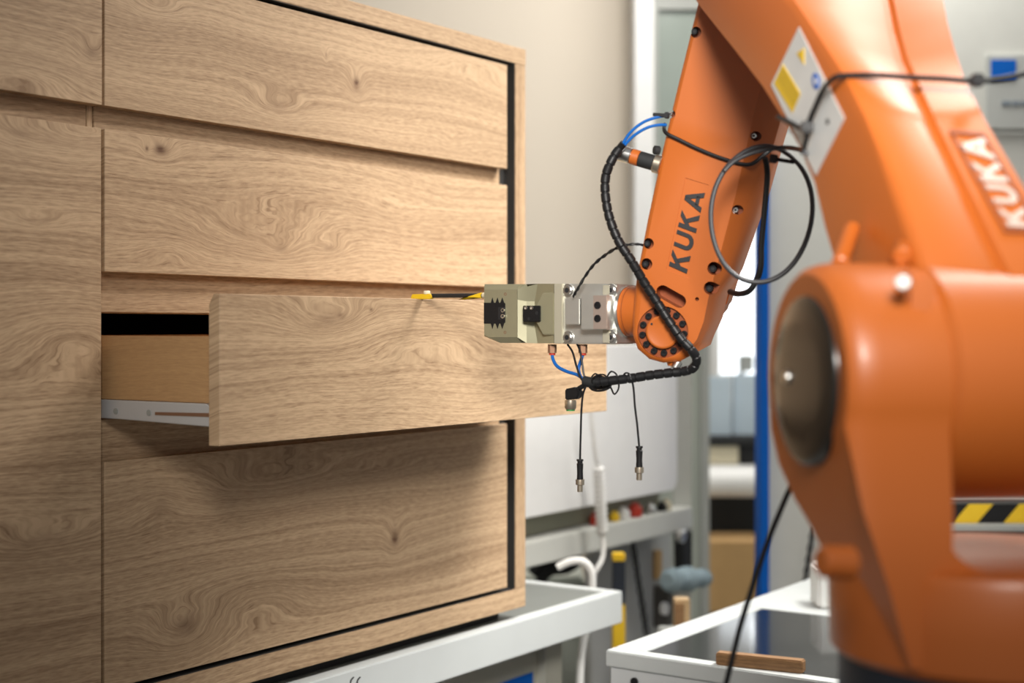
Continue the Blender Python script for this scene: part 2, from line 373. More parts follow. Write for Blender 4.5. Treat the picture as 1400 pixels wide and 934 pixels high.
front('drawer_front', 52.2, [(-0.02, 0.372, 0.03, 0.02, 0.02, 0.5), (-0.13, 0.325, 0.09, 0.025, -0.03, 0.0)], WL-0.02, -0.0040, 0.3030, 0.5000)
front('door', 61.3, [(-0.03, 0.262, 0.09, 0.028, 0.055, 0.0), (-0.14, 0.25, 0.05, 0.02, 0.02, 0.35), (-0.11, 0.14, 0.05, 0.012, 0.02, 0.3), (-0.10, -0.275, 0.09, 0.022, 0.03, 0.3), (-0.05, -0.02, 0.10, 0.04, -0.05, 0.0)], WL-0.02, -0.0055, -0.4940, 0.2712)
D = 0.2202
for a in ((-0.0052, -0.0004, -0.0212, -0.0198, -0.494, -0.1835), (-0.0052, -0.0004, -0.0212, -0.0198, 0.0770, 0.2710), (-0.0037, -0.0004, -0.0212, -0.0198, 0.3035, 0.4995)):
    cbox('seam_shade', SHADE_BLK, a, bev=0)  # added dark strips that paint the deep shadow in the seams
D = 0.2202
dw = front('drawer', 75.4, [(0.2096, -0.0681, 0.085, 0.030, 0.046, 0.40), (0.235, -0.064, 0.02, 0.010, 0.006, 0.5), (0.30, -0.055, 0.012, 0.008, 0.006, 0.8), (0.700, -0.050, 0.09, 0.022, 0.030, 0.15), (0.45, -0.10, 0.15, 0.03, -0.03, 0.0), (0.88, -0.08, 0.05, 0.02, 0.015, 0.0)], 0.0, 0.9640, -0.1514, 0.0436, D, 'pulled-out drawer with a pale oak front')
SIDE = cw(81.0, light=(0.56, 0.34, 0.16), dark=(0.42, 0.24, 0.11), contrast=0.6, along='Y')
def dpart(name, m, a, **k): return cbox(name, m, a, dw, **k)
dpart('drawer_side', SIDE, (0.0120, 0.0260, -0.20, D-T-0.0002, -0.098, -0.0110))
dpart('drawer_side', SIDE, (0.9380, 0.9520, -0.20, D-T-0.0002, -0.098, -0.0110))
dpart('drawer_back', SIDE, (0.0262, 0.9378, -0.20, -0.186, -0.098, -0.0110))
dpart('drawer_bottom', SIDE, (0.0262, 0.9378, -0.1858, D-T-0.0002, -0.092, -0.084))
bm = new_bm()                                # zinc runner under the drawer side: sloped lower lip and slot
prism(bm, [(0.0060, 0.20, KZ-0.0985), (0.0060, -(D-T-0.012), KZ-0.0985), (0.0060, -(D-T-0.001), KZ-0.104), (0.0060, -(D-T-0.001), KZ-0.1280), (0.0060, -0.02, KZ-0.1240), (0.0060, 0.20, KZ-0.1240)], (0.012, 0, 0), 0.001, 1)
run = obj('runner', bm, ZINC, dw, world=False)
bm = new_bm()
prism(bm, [(0.0052, -0.094, KZ-0.112), (0.0052, -0.199, KZ-0.110), (0.0052, -0.199, KZ-0.115), (0.0052, -0.094, KZ-0.116)], (0.0009, 0, 0)); dslot = obj('runner_slot', bm, BRASS, dw, world=False, label='bronze slot of the runner')
for y in (-0.082, -0.016):
    bm = new_bm(); cyl(bm, (0.0050, y, KZ-0.1135), (0.0061, y, KZ-0.1135), 0.0042, n=16); obj('rivet', bm, GREYP, dw, world=False)
# ============================================================ WHITE TABLE UNDER THE SIDEBOARD
tc_ = onplane(851, 809, (0, 0, ZT), Z); d_ = tc_-CAB0; uR = d_.dot(U); wF = d_.dot(Wd)
tb = thing('work_table', 'white metal work table with raised rim and grey tray top, carrying the oak sideboard', 'table', tuple(C3(0.3, -0.3, -ZT)), AN)
def tbox(name, m, a, parent=tb, bev=0.002, label=None):
    bm = new_bm(); box_c(bm, *a, bev); return obj(name, bm, m, parent, label=label)
uL = -1.0; wB = -0.70; RH = 0.066
tbox('top', TABLEG, (uL+.03, uR-0.0305, wB+.03, wF-0.0305, -0.02, -0.0005), label='grey tray top')
tbox('rim', TABLEW, (uL, uR, wF-0.03, wF, -RH, 0.0015))
tbox('rim', TABLEW, (uL, uR, wB, wB+0.03, -RH, 0.0015))
tbox('rim', TABLEW, (uR-0.03, uR, wB+.0301, wF-.0301, -RH, 0.0015))
tbox('rim', TABLEW, (uL, uL+0.03, wB+.0301, wF-.0301, -RH, 0.0015))
def uof(px, w): return (onplane(px, 900, C3(0, w, 0), Wd)-CAB0).dot(U)
wl = wF-0.10; uP0 = uof(745, wl); uP1 = uof(769, wl)
for (a, b, c, d) in ((uL+.02, uL+.09, wl-.07, wl), (uP0, uP1, wl-.07, wl), (uL+.02, uL+.09, wB+.04, wB+.11), (uP0, uP1, wB+.04, wB+.11)):
    tbox('leg', BEIGEG, (a, b, c, d, -ZT, -RH-0.0002))
tbox('crossbar', BEIGEG, (uL+.0902, uP0-.0002, wl-.05, wl-.004, -RH-0.030, -RH-0.0002))
tbox('base_cupboard', BEIGEG, (uP0-0.9, uP0-.0005, wB+.12, wl-.03, -ZT+0.08, -RH-0.031))
tbox('cupboard_door', BEIGEG, (uP0-.50, uof(741, wl-.02), wl-.0298, wl-.020, -RH-.52, -RH-0.045))
zb1 = onplane(716, 923, C3(0, wl-.019, 0), Wd).z-ZT
bm = new_bm(); box_c(bm, uP0-.44, uof(728, wl-.019), wl-.0198, wl-.0175, zb1-.30, zb1); obj('blue_panel', bm, BLUEP, tb)
# cropped black lettering on the rim: the tips of two curved strokes
for px in (480, 489):
    bm = new_bm()
    pts = [onplane(px+a, 926+b, C3(0, wF+0.0006, 0), Wd) for a, b in ((3.5, 0), (0.6, 3), (-0.8, 7), (-0.6, 12), (1, 16), (4, 19))]
    tube(bm, pts, 0.0014, n=6, k=4); obj('lettering', bm, LOGO_K, tb)

# ============================================================ SECOND TABLE WITH BLACK GLASS
C2 = onz(828, 889, ZT)
tb2 = thing('glass_top_table', 'white table with a black glass plate let into its top, beside the robot arm', 'table', (C2.x, C2.y, 0), AN)
def t2(name, m, a, bev=0.002, label=None):
    bm = new_bm(); box_c(bm, *a, bev, O=Vector((C2.x, C2.y, ZT))); return obj(name, bm, m, tb2, label=label)
t2('top_frame', TABLEW, (0, 0.031, 0, 0.80, -0.028, 0)); t2('top_frame', TABLEW, (0.505, 0.95, 0, 0.80, -0.028, 0))
t2('top_frame', TABLEW, (0.0312, 0.5048, 0, 0.062, -0.028, 0)); t2('top_frame', TABLEW, (0.0312, 0.5048, 0.74, 0.80, -0.028, 0))
t2('glass_plate', GLASSB, (0.0315, 0.5045, 0.0625, 0.7395, -0.012, -0.001), 0.0008, 'black reflecting glass plate')
t2('apron', mat('white_apron', (0.58, 0.60, 0.61), 0.5), (0.006, 0.944, 0.006, 0.794, -0.20, -0.0285))
for (a, b) in ((0.02, 0.02), (0.87, 0.02), (0.02, 0.72), (0.87, 0.72)): t2('leg', TABLEW, (a, a+.06, b, b+.06, -ZT, -0.2005))
bm = new_bm(); q = onplane(868, 932, C2+U*0.006, U); cyl(bm, q-U*0.004, q+U*0.001, 0.007); obj('lock', bm, BLACKP, tb2)
# old wooden bar on the glass
bm = new_bm(); a = onz(1002, 912, ZT); b = onz(1097, 922, ZT); dd = (b-a).normalized(); Mb = Matrix.Translation((a+b)/2) @ Matrix.Rotation(math.atan2(dd.y, dd.x), 4, 'Z')
bx(bm, -(b-a).length/2-0.03, (b-a).length/2, 0, 0.022, 0, 0.021, 0.002); tag(obj('wooden_bar', bm, BLOCKW, world=False, xform=Mb), 'short worn brown wooden bar lying on the black glass table', 'bar')
# white box behind the robot knob
bm = new_bm(); q = P(1128, 800, 1); q = onz(1139, 850, ZT); bx(bm, q.x-0.004, q.x+0.10, q.y+0.12, q.y+0.20, ZT, ZT+0.085, 0.006); tag(obj('white_box', bm, WHITEP), 'small white plastic box half hidden behind the orange robot column', 'box')

# ============================================================ ROBOT
RO = P(1095, 520, 1.25); RM = Vector((0.985, 0.174, 0)).normalized(); RA = Vector((-0.174, 0.985, 0)).normalized()
def R3(s, t, z): return RO+RA*s+RM*t+Z*z
colc = R3(-0.01, 0.172, 0)
rob = thing('industrial_robot', 'orange jointed industrial robot reaching over to the open drawer', 'robot', (colc.x, colc.y, 0.88))
def ear_side(t, dx=0.0):
    pts = []
    r = 0.0985
    for i in range(0, 19):                    # over the top, far side to near side
        a = PI*1.06 - i*(PI*1.06+0.10)/18
        pts.append(R3(-r*math.cos(a)*1.0, t, r*math.sin(a)))
    return pts
# A: main column casting
zb = -0.226
bm = new_bm()
def sect(t):
    r = 0.1005
    P_ = []
    for i in range(25):
        a = math.radians(-40+ (220)*i/24)     # from near-side below to far-side below
        P_.append((-r*math.cos(a), r*math.sin(a)))
    P_[0] = (-0.0985, P_[0][1]-0.0)
    near = [(-0.0985, zb), (-0.0985, -0.16), (-0.0995, -0.10)]
    body = [p for p in P_ if p[1] > -0.04]
    return near+body
def slant(z): return 0.0 if z > -0.075 else min(0.050, (-0.075-z)*0.36)
def far_s(px, t):
    k = (px-CX)/F; return (RO.x+.985*t-k*(RO.y+.174*t))/(k*.985+.174)
far_px = [(1051, -0.048), (1061, -0.0766), (1083, -0.108), (1106, -0.131), (1121, -0.150), (1128, -0.172), (1130, zb)]
prof = sect(0)
def ring(t, k, sl):
    out = [R3(s*k if z > -0.1 else s, t+slant(z)*sl, z*k if z > -0.1 else z) for s, z in prof]
    for px, z in far_px: out.append(R3(far_s(px, slant(z)+0.004)-(0.06*(1-k)), t+slant(z)*sl, z))
    return out
loft(bm, [ring(0.004, 0.90, 1.0), ring(0.009, 0.955, 1.0), ring(0.018, 0.985, 1.0), ring(0.030, 1.0, 0.9), ring(0.089, 1.0, 0.0)])
ear = obj('shoulder_housing', bm, ORANGE, rob)
bm = new_bm()                                 # round turning column below it
M_ = Matrix.Translation((colc.x, colc.y, RO.z))
lathe(bm, [(-0.236, 0.1340), (-0.230, 0.1395), (-0.200, 0.1400), (-0.160, 0.1400), (-0.152, 0.136), (-0.150, 0.128)], M_, 56)
obj('turning_column', bm, ORANGE, rob)
bm = new_bm(); prism(bm, [R3(-0.098, 0.088, -0.130), R3(-0.098, 0.0885, -0.15), R3(-0.098, 0.118, -0.15), R3(-0.098, 0.104, -0.146), R3(-0.098, 0.094, -0.138)], RA*0.13); obj('fillet', bm, ORANGE, rob)
bm = new_bm(); lathe(bm, [(-0.52, 0.150), (-0.50, 0.155), (-0.46, 0.155), (-0.44, 0.135), (-0.245, 0.132), (-0.2365, 0.132)], M_, 56); obj('base', bm, NAVY, rob, label='dark blue base')
# boss knob pointing left
bm = new_bm(); kq = P(1166, 770, 1.125); cyl(bm, kq, kq+Vector((-0.027, -0.010, 0.003)), 0.0135, 0.0125, bev=0.003); obj('knob', bm, ORANGE, rob)
# side cover disc with small bright steel round
bm = new_bm(); Mx = axis_M(R3(0, 0.006, 0), -RM)
lathe(bm, [(-0.004, 0.0735), (0.000, 0.0735), (0.004, 0.0715), (0.0065, 0.066), (0.008, 0.045), (0.0085, 0.02)], Mx, 64)
disc = obj('cover_disc', bm, BLACKG, rob, label='glossy dark round side cover')
bm = new_bm(); lathe(bm, [(0.008, 0.0062), (0.0105, 0.0058), (0.011, 0.003)], axis_M(R3(0.026, 0.006, 0.0015), -RM), 20); obj('cap', bm, STEEL, disc, label='small bright metal round')
# lugs and screws on the shoulder
for (px, py, qx, qy, r, Yd) in ((1148, 362, 1165, 312, 0.0075, 1.34), (1232, 352, 1240, 322, 0.008, 1.30)):
    bm = new_bm(); cyl(bm, P(px, py, Yd-0.06), P(qx, qy, Yd), r, bev=0.002); obj('lug', bm, ORANGE, rob)
bm = new_bm(); q = P(1240, 412, 1.19); bx(bm, q.x-0.004, q.x+0.022, q.y-0.008, q.y+0.05, q.z-0.018, q.z+0.024, 0.005); obj('lug', bm, ORANGE, rob)
bm = new_bm(); q = P(1236, 388, 1.17); cyl(bm, q, q+Vector((-0.004, -0.012, 0.001)), 0.0065, bev=0.001); obj('screw', bm, STEEL, rob)
# link arm
LPn = RM; LP0 = R3(0, 0.0895, 0)
def LP(px, py): return onplane(px, py, LP0, LPn)
st = [  # far-left edge, near-left edge, groove, right edge (pixels)
    ((880, -110), (850, -380), (1105, -300), (1200, -300)),
    ((925, -40), (935, -235), (1150, -180), (1240, -180)),
    ((959, 11), (1010, -110), (1195, -70), (1280, -70)),
    ((1007, 71), (1046, -52), (1213, -10), (1294, -12)),
    ((1043, 118), (1082, 0), (1223, 40), (1302, 30)),
    ((1068, 157), (1117, 50), (1233, 78), (1312, 66)),
    ((1093, 200), (1150, 100), (1247, 110), (1325, 105)),
    ((1114, 250), (1180, 160), (1275, 171), (1355, 165)),
    ((1128, 310), (1221, 257), (1318, 262), (1405, 250)),
    ((1150, 385), (1250, 340), (1358, 345), (1452, 330)),
    ((1180, 470), (1272, 410), (1395, 420), (1498, 405)),
    ((1215, 540), (1285, 480), (1425, 490), (1535, 480)),
]
def link_loops():
    out = []
    for (A_, B_, C_, D_) in st:
        a = LP(*A_); b = LP(*B_)
        c = P(C_[0], C_[1], b.y-0.002); d = P(D_[0], D_[1], b.y+0.014)
        t_r = (d-LP0).dot(RM)
        e = a+RM*t_r
        g = (d-c).normalized(); back = (a-b).normalized()
        vb = (b-a).normalized(); h1 = (c-b)
        out.append([a+vb*0.010+RM*0, a+vb*0.0, a+RM*0.006-vb*0.004, e-RM*0.012-vb*0.004, e, d+back*0.012, d-g*0.006, c+g*0.006, c+g*0.003+back*0.006, c-h1.normalized()*0.004+back*0.004, c-h1.normalized()*0.010, b+h1*0.16, b+h1*0.05-vb*0.002, b-vb*0.012])
    return out
LL = link_loops()
bm = new_bm(); loft(bm, LL)
link = obj('link_arm', bm, ORANGE, rob, smooth=50)
bm = new_bm(); cyl(bm, R3(0, 0.090, 0), R3(0, 0.262, 0), 0.104, n=64, bev=0.006); obj('shoulder_joint', bm, ORANGE, rob)
# elbow above the frame
el = P(1012, -150, 1.93)
bm = new_bm(); c0 = el-RM*0.085; cyl(bm, c0, c0+RM*0.22, 0.105, n=56, bev=0.008); obj('elbow', bm, ORANGE, rob)

def quadmap(TL, TR, BR, BL):
    """(a along BL->TL, b left to right) to a point"""
    return lambda a, b: (BL.lerp(TL, a)).lerp(BR.lerp(TR, a), b)
def letters():
    """K U K A as flat pieces: x along reading 0..1, y up 0..1"""
    L = []
    def add(ox, polys, wd): 
        for p in polys: L.append([(ox+x*wd, y) for x, y in p])
    K = [[(0, 0), (.24, 0), (.24, 1), (0, 1)], [(.24, .40), (.50, .62), (.95, 1.0), (.64, 1.0), (.24, .66)], [(.36, .56), (.70, 0), (1.0, 0), (.54, .68)]]
    Up = []
    n = 10
    outer = [(0, 1), (0, .38)]+[(.5-.5*math.cos(PI*i/n), .38-.38*math.sin(PI*i/n)) for i in range(1, n)]+[(1, .38), (1, 1)]
    inner = [(.24, 1), (.24, .40)]+[(.5-.26*math.cos(PI*i/n), .40-.18*math.sin(PI*i/n)) for i in range(1, n)]+[(.76, .40), (.76, 1)]
    for i in range(len(outer)-1): Up.append([outer[i], outer[i+1], inner[i+1], inner[i]])
    A = [[(0, 0), (.25, 0), (.60, 1), (.38, 1)], [(.75, 0), (1.0, 0), (.62, 1), (.40, 1)], [(.22, .20), (.78, .20), (.72, .40), (.28, .40)]]
    add(0.0, K, .22); add(.262, Up, .20); add(.505, K, .22); add(.755, A, .245)
    return L
def lettering(parent, quad, n, m, h, name='lettering', label=None, flip=1):
    """raised letters reading from BL towards TL, letter tops to the left"""
    bm = new_bm()
    for p in letters():
        pts = [quad(x, 1-y)+n*0.0002 for x, y in p]
        prism(bm, pts, n*h)
    return obj(name, bm, m, parent, label=label)
def frame_bm(quad, n, wa, wb, h):
    bm = new_bm()
    for (a0, a1, b0, b1) in ((0, wa, 0, 1), (1-wa, 1, 0, 1), (wa, 1-wa, 0, wb), (wa, 1-wa, 1-wb, 1)):
        prism(bm, [quad(a0, b0)+n*.0002, quad(a0, b1)+n*.0002, quad(a1, b1)+n*.0002, quad(a1, b0)+n*.0002], n*h)
    return bm
# lettering on the back face of the link arm: fit a plane to the face between groove and right edge
def OF(px, py, off=0.0012):
    """point on the back face of the link arm seen at a picture position"""
    best = None
    for k in range(len(LL)-1):
        A0, B0, A1, B1 = LL[k][7], LL[k][6], LL[k+1][7], LL[k+1][6]
        for (a, b, c) in ((A0, B0, A1), (B0, B1, A1)):
            n = (b-a).cross(c-a).normalized(); p = onplane(px, py, a, n)
            m = Matrix((b-a, c-a, n)).transposed(); w = m.inverted() @ (p-a)
            if w.x > -0.02 and w.y > -0.02 and w.x+w.y < 1.02:
                if n.y > 0: n = -n
                return p+n*off
    return P(px, py, 1.2)
fn = (LL[8][7]-LL[7][7]).cross(LL[7][6]-LL[7][7]).normalized()
if fn.y > 0: fn = -fn
def warp(TLx, TRx, BRx, BLx):
    def f(a, b):
        x = (BLx[0]*(1-a)+TLx[0]*a)*(1-b)+(BRx[0]*(1-a)+TRx[0]*a)*b; y = (BLx[1]*(1-a)+TLx[1]*a)*(1-b)+(BRx[1]*(1-a)+TRx[1]*a)*b
        return OF(x, y)
    return f
q2 = warp((1297, 180), (1345, 184), (1424, 322), (1373, 320))
bmf = new_bm()
for (a0, a1, b0, b1) in ((0, .03, 0, 1), (.97, 1, 0, 1)):
    prism(bmf, [q2(a0, b0), q2(a0, b1), q2(a1, b1), q2(a1, b0)], fn*.0012)
for k in range(6):
    for b0 in (0, .94): prism(bmf, [q2(.03+.94*k/6, b0), q2(.03+.94*k/6, b0+.06), q2(.03+.94*(k+1)/6, b0+.06), q2(.03+.94*(k+1)/6, b0)], fn*.0012)
obj('logo_frame', bmf, ORANGE_SHADE, link)
lettering(link, warp((1307, 189), (1343, 192), (1413, 314), (1377, 312)), fn, LOGO_W, 0.002, label='raised letters KUKA with painted silvery sheen')
# warning sticker on the left face of the link arm
def LS(px, py, o=0.0009): return onplane(px, py, LP0-RM*o, LPn)
bm = new_bm(); prism(bm, [LS(1092, 37), LS(1154, 162), LS(1115, 240), LS(1054, 116)], RM*0.0007); stk = obj('sticker', bm, PAPER, link, label='white warning sticker with yellow field')
bm = new_bm(); prism(bm, [LS(1070, 88, .0014), LS(1094, 128, .0014), LS(1083, 154, .0014), LS(1058, 114, .0014)], RM*0.0005); obj('yellow_field', bm, YELLOW, stk)
for k in range(4):
    bm = new_bm(); o = 5+k*4.6
    prism(bm, [LS(1071.5-o*.42, 88+o*1.0, .0017), LS(1072.5-o*.42, 90+o*1.0, .0017), LS(1094.5-o*.42, 127+o*1.0, .0017), LS(1093.5-o*.42, 125.6+o*1.0, .0017)], RM*0.0002); obj('print_line', bm, LOGO_K, stk)
bm = new_bm(); prism(bm, [LS(1099, 66, .0014), LS(1089, 73, .0014), LS(1099, 88, .0014)], RM*0.0005); obj('warning_triangle', bm, YELLOW, stk)
bm = new_bm(); prism(bm, [LS(1115+5*math.cos(a), 111+11*math.sin(a)+2*math.cos(a), .0014) for a in [2*PI*i/20 for i in range(20)]], RM*0.0005); ic = obj('blue_disc', bm, BLUEP, stk)
bm = new_bm(); prism(bm, [LS(1115+2.2*math.cos(a), 111+5*math.sin(a)+1*math.cos(a), .0017) for a in [2*PI*i/12 for i in range(12)]], RM*0.0002); obj('white_figure', bm, WHITEP, stk)
bm = new_bm(); prism(bm, [LS(1131+2*math.cos(a), 166+4*math.sin(a), .0014) for a in [2*PI*i/12 for i in range(12)]], RM*0.0005); obj('dark_mark', bm, LOGO_K, stk)

# forearm: flat face, rounded edge on the left, wide bevel on the right
FT = P(1000, 0, 1.875); FB = P(905, 455, 1.945); fd = (FB-FT).normalized()
h = Vector((-0.30, -0.95, 0)); FN = (h-fd*h.dot(fd)).normalized()       # face normal, towards the camera
def FO(px, py, o=0.0): return onplane(px, py, FT+FN*o, FN)
f_px = [(996, -150), (961, 0), (934, 110), (913, 200), (891, 300), (876, 380), (871, 430), (870, 455), (876, 472), (890, 485), (907, 490), (925, 488), (943, 477), (953, 464), (962, 440), (969, 405), (984, 350), (1006, 265), (1023, 190), (1042, 110), (1068, 0), (1103, -150)]
m_px = [(990, -150), (956, 0), (929, 110), (907.5, 200), (886, 300), (870.5, 380), (865.5, 430), (865, 457), (872, 477), (888, 491), (907, 496), (930, 494), (950, 483), (960, 468), (973, 440), (980, 408), (1001, 372), (1040, 262), (1060, 190), (1083, 110), (1116, 0), (1156, -150)]
def mo(i): return 0.006 if i < 13 else 0.034
mids = [FO(x, y, -mo(i)) for i, (x, y) in enumerate(m_px)]
fr = [FO(x, y) for x, y in f_px]
mid1 = [fr[i].lerp(mids[i], 0.62)+FN*(0.0014 if i < 13 else 0.002) for i in range(len(fr))]
back = [p-FN*(0.115-mo(i)) for i, p in enumerate(mids)]
cen = sum(back, Vector())/len(back)
bm = new_bm(); loft(bm, [fr, mid1, mids, back, [p.lerp(cen, 0.06)-FN*0.01 for p in back]])
fore = obj('forearm', bm, ORANGE, rob, smooth=28)
# recesses
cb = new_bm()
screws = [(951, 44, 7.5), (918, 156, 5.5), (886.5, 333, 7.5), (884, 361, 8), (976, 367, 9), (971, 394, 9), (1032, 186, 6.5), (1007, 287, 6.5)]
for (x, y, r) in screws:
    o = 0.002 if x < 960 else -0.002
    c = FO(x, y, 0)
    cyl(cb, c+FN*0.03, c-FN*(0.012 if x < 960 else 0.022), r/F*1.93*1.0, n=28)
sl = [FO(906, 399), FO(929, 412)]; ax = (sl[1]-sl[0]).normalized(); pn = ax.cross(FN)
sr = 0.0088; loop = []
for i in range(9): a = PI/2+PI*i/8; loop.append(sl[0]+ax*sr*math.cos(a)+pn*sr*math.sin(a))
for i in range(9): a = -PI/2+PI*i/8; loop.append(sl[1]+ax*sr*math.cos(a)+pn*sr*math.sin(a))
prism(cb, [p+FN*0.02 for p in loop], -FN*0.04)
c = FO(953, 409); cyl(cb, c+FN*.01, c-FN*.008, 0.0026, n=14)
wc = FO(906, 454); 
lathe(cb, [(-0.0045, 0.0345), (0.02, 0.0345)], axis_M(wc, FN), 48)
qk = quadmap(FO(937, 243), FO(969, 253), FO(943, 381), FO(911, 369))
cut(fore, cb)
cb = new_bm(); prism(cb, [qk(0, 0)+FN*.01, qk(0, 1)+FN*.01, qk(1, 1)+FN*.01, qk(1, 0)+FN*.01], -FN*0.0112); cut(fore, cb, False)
for (x, y, r) in screws:
    c = FO(x, y, -0.010 if x < 960 else -0.020)
    bm = new_bm(); cyl(bm, c, c+FN*0.008, r/F*1.93*0.58, n=18, bev=0.0006); s_ = obj('screw', bm, STEEL if r < 7 else BLACKP, fore)
    bm = new_bm(); cyl(bm, c+FN*.0078, c+FN*0.0083, r/F*1.93*0.28, n=6); obj('hex_socket', bm, LOGO_K, fore)
qk2 = quadmap(FO(942, 257, -.0011), FO(962, 263, -.0011), FO(937, 373, -.0011), FO(917, 364, -.0011))
def widen(q, k): return lambda a, b: q(a, 0.5+(b-0.5)*k)
lettering(fore, widen(qk2, 1.22), FN, LOGO_K, 0.0015, label='black letters KUKA')
# wrist disc: inner cap and ring of screws
bm = new_bm(); lathe(bm, [(-0.0048, 0.0222), (0.002, 0.0222), (0.0035, 0.0208), (0.0038, 0.0195), (0.0032, 0.018), (0.0032, 0.002)], axis_M(wc, FN), 48); cap = obj('wrist_cap', bm, ORANGE, fore)
e1 = fd; e2 = FN.cross(e1)
for i in range(13):
    a = 2*PI*i/13+0.25
    c = wc+e1*0.0284*math.cos(a)+e2*0.0284*math.sin(a)
    bm = new_bm(); lathe(bm, [(-0.0045, 0.0044), (-0.0012, 0.0044), (-0.0006, 0.0038), (-0.0006, 0.0022), (-0.003, 0.0022)], axis_M(c, FN), 16); obj('ring_screw', bm, BLACKP, fore)
for (x, y) in ((891, 443), (919, 454)):
    bm = new_bm(); c = FO(x, y, 0.0032); cyl(bm, c-FN*.0002, c+FN*.0005, 0.0016, n=12); obj('cap_hole', bm, LOGO_K, cap)
# drain lug with clear plug beneath
bm = new_bm(); c = FO(921, 492, -0.02); cyl(bm, c+Z*0.006, c-Z*0.008, 0.012, 0.008, n=20); obj('plug_lug', bm, ORANGE, fore)
bm = new_bm(); c = FO(924, 499, -0.012); cyl(bm, c+Vector((.004, 0, .004)), c-Vector((.003, 0.004, .006)), 0.006, n=16, bev=0.001); obj('plug', bm, STEEL, fore)
# rear half of the fork
rear = [(1020, 300), (1012, 350), (1004, 378), (991, 421), (978, 437), (958, 452), (935, 430), (940, 330)]
bm = new_bm(); prism(bm, [FO(x, y, -0.127) for x, y in rear], -FN*0.05, 0.006); obj('rear_fork', bm, ORANGE, rob)
# wrist flange (axis along the gripper)
GA = -Wd                                        # direction the gripper points
gY = 1.945
fc = P(872, 426, 2.000)
def along(px0, c):                               # distance along the gripper axis from c to reach a picture column
    n = Vector(((px0-CX)/F, 1, 0)).cross(Z)
    return (-c).dot(n)/GA.dot(n)
dF = along(861, fc)
bm = new_bm(); lathe(bm, [(-0.014, 0.0350), (dF-0.010, 0.0345), (dF-0.0035, 0.0345), (dF-0.0030, 0.0338), (dF-0.0020, 0.0338), (dF, 0.0345)], axis_M(fc, GA), 56)
wr = obj('wrist_roll', bm, ORANGE, rob)
bm = new_bm(); lathe(bm, [(dF+0.0002, 0.0352), (dF+0.005, 0.0352), (dF+0.0062, 0.034)], axis_M(fc, GA), 56); obj('flange_ring', bm, STEEL, rob)
for zz_ in (0.3,):
    bm = new_bm(); lathe(bm, [(dF*0.45, 0.0349), (dF*0.45+.0006, 0.03505), (dF*0.45+.0012, 0.0349)], axis_M(fc, GA), 56, cap=False); obj('seam', bm, ORANGE_SHADE, wr)

# ============================================================ GRIPPER
gp0 = P(700, 430, 2.078)                         # a point on the side face turned to the camera
ring_c = fc+GA*(dF+0.0064)
axis_u = (ring_c-gp0).dot(U)                     # depth of the axis behind that face
gr = thing('gripper', 'olive and silver metal gripper bolted to the orange wrist, reaching left to the drawer edge', 'gripper', tuple(gp0-Z*0.05), AN)
def G(px, py, o=0.0): return onplane(px, py, gp0-U*o, U)      # o = towards the camera
def gpr(name, px, dep, m, o=0.0, bev=0.0008, parent=gr, label=None, seg=2):
    bm = new_bm(); prism(bm, [G(x, y, o) for x, y in px], U*dep, bev, seg); return obj(name, bm, m, parent, label=label)
GD = 0.078
def grow(px, k=1.0): return px
# front block with chamfers: three loops
c1 = [(662, 395), (707, 395), (707, 461.5), (680, 461.5), (662, 453)]
fl = [G(x, y, 0.0) for x, y in [(662, 396), (708, 396), (708, 462), (664, 462)]]
md_ = [G(x, y, -0.012) for x, y in [(662, 388), (736, 388), (736, 469.5), (676, 469.5)]]
fl_ = [G(662, 396), G(707, 396), G(707, 461), G(668, 461), G(662, 458)]
m_ = [G(662.5, 388.5, -.006), G(712, 388.5, -.010), G(712, 469, -.010), G(684, 469, -.006), G(662.5, 460, -.003)]
b_ = [p+U*0.070 for p in m_]
bm = new_bm(); loft(bm, [fl_, m_, b_]); blk = obj('jaw_housing', bm, OLIVE, gr, smooth=20)
# middle: a hollow with two slanting flanks meeting in a valley
v0, v1 = 388, 469.5
bm = new_bm()
top = [G(707.6, 395.5, -.0005), G(720, 388.6, -.004), G(735, 388, -.010), G(757, 388, -.0005)]
mid = [G(707.6, 410, -.0005), G(720, 412, -.009), G(731, 412, -.014), G(757, 412, -.0045)]
mid2 = [G(707.6, 446, -.0005), G(720, 446, -.009), G(731, 446, -.014), G(757, 446, -.0045)]
bot = [G(707.6, 461.5, -.0005), G(720, 469, -.008), G(735, 469.5, -.0125), G(757, 469.5, -.0005)]
Lp = [[*r, r[3]+U*.05, r[0]+U*.05] for r in (top, mid, mid2, bot)]
loft(bm, Lp); obj('centre_body', bm, OLIVE, gr, smooth=12)
gpr('centre_rib', [(733, 418), (742, 400), (757, 400), (757, 458), (742, 458), (733, 441)], 0.016, OLIVE, 0.0002, 0.0012)
gpr('end_plate', [(757.3, 388), (769, 388), (769, 470), (757.3, 470)], 0.070, OLIVE_L, 0.0002, 0.0008)
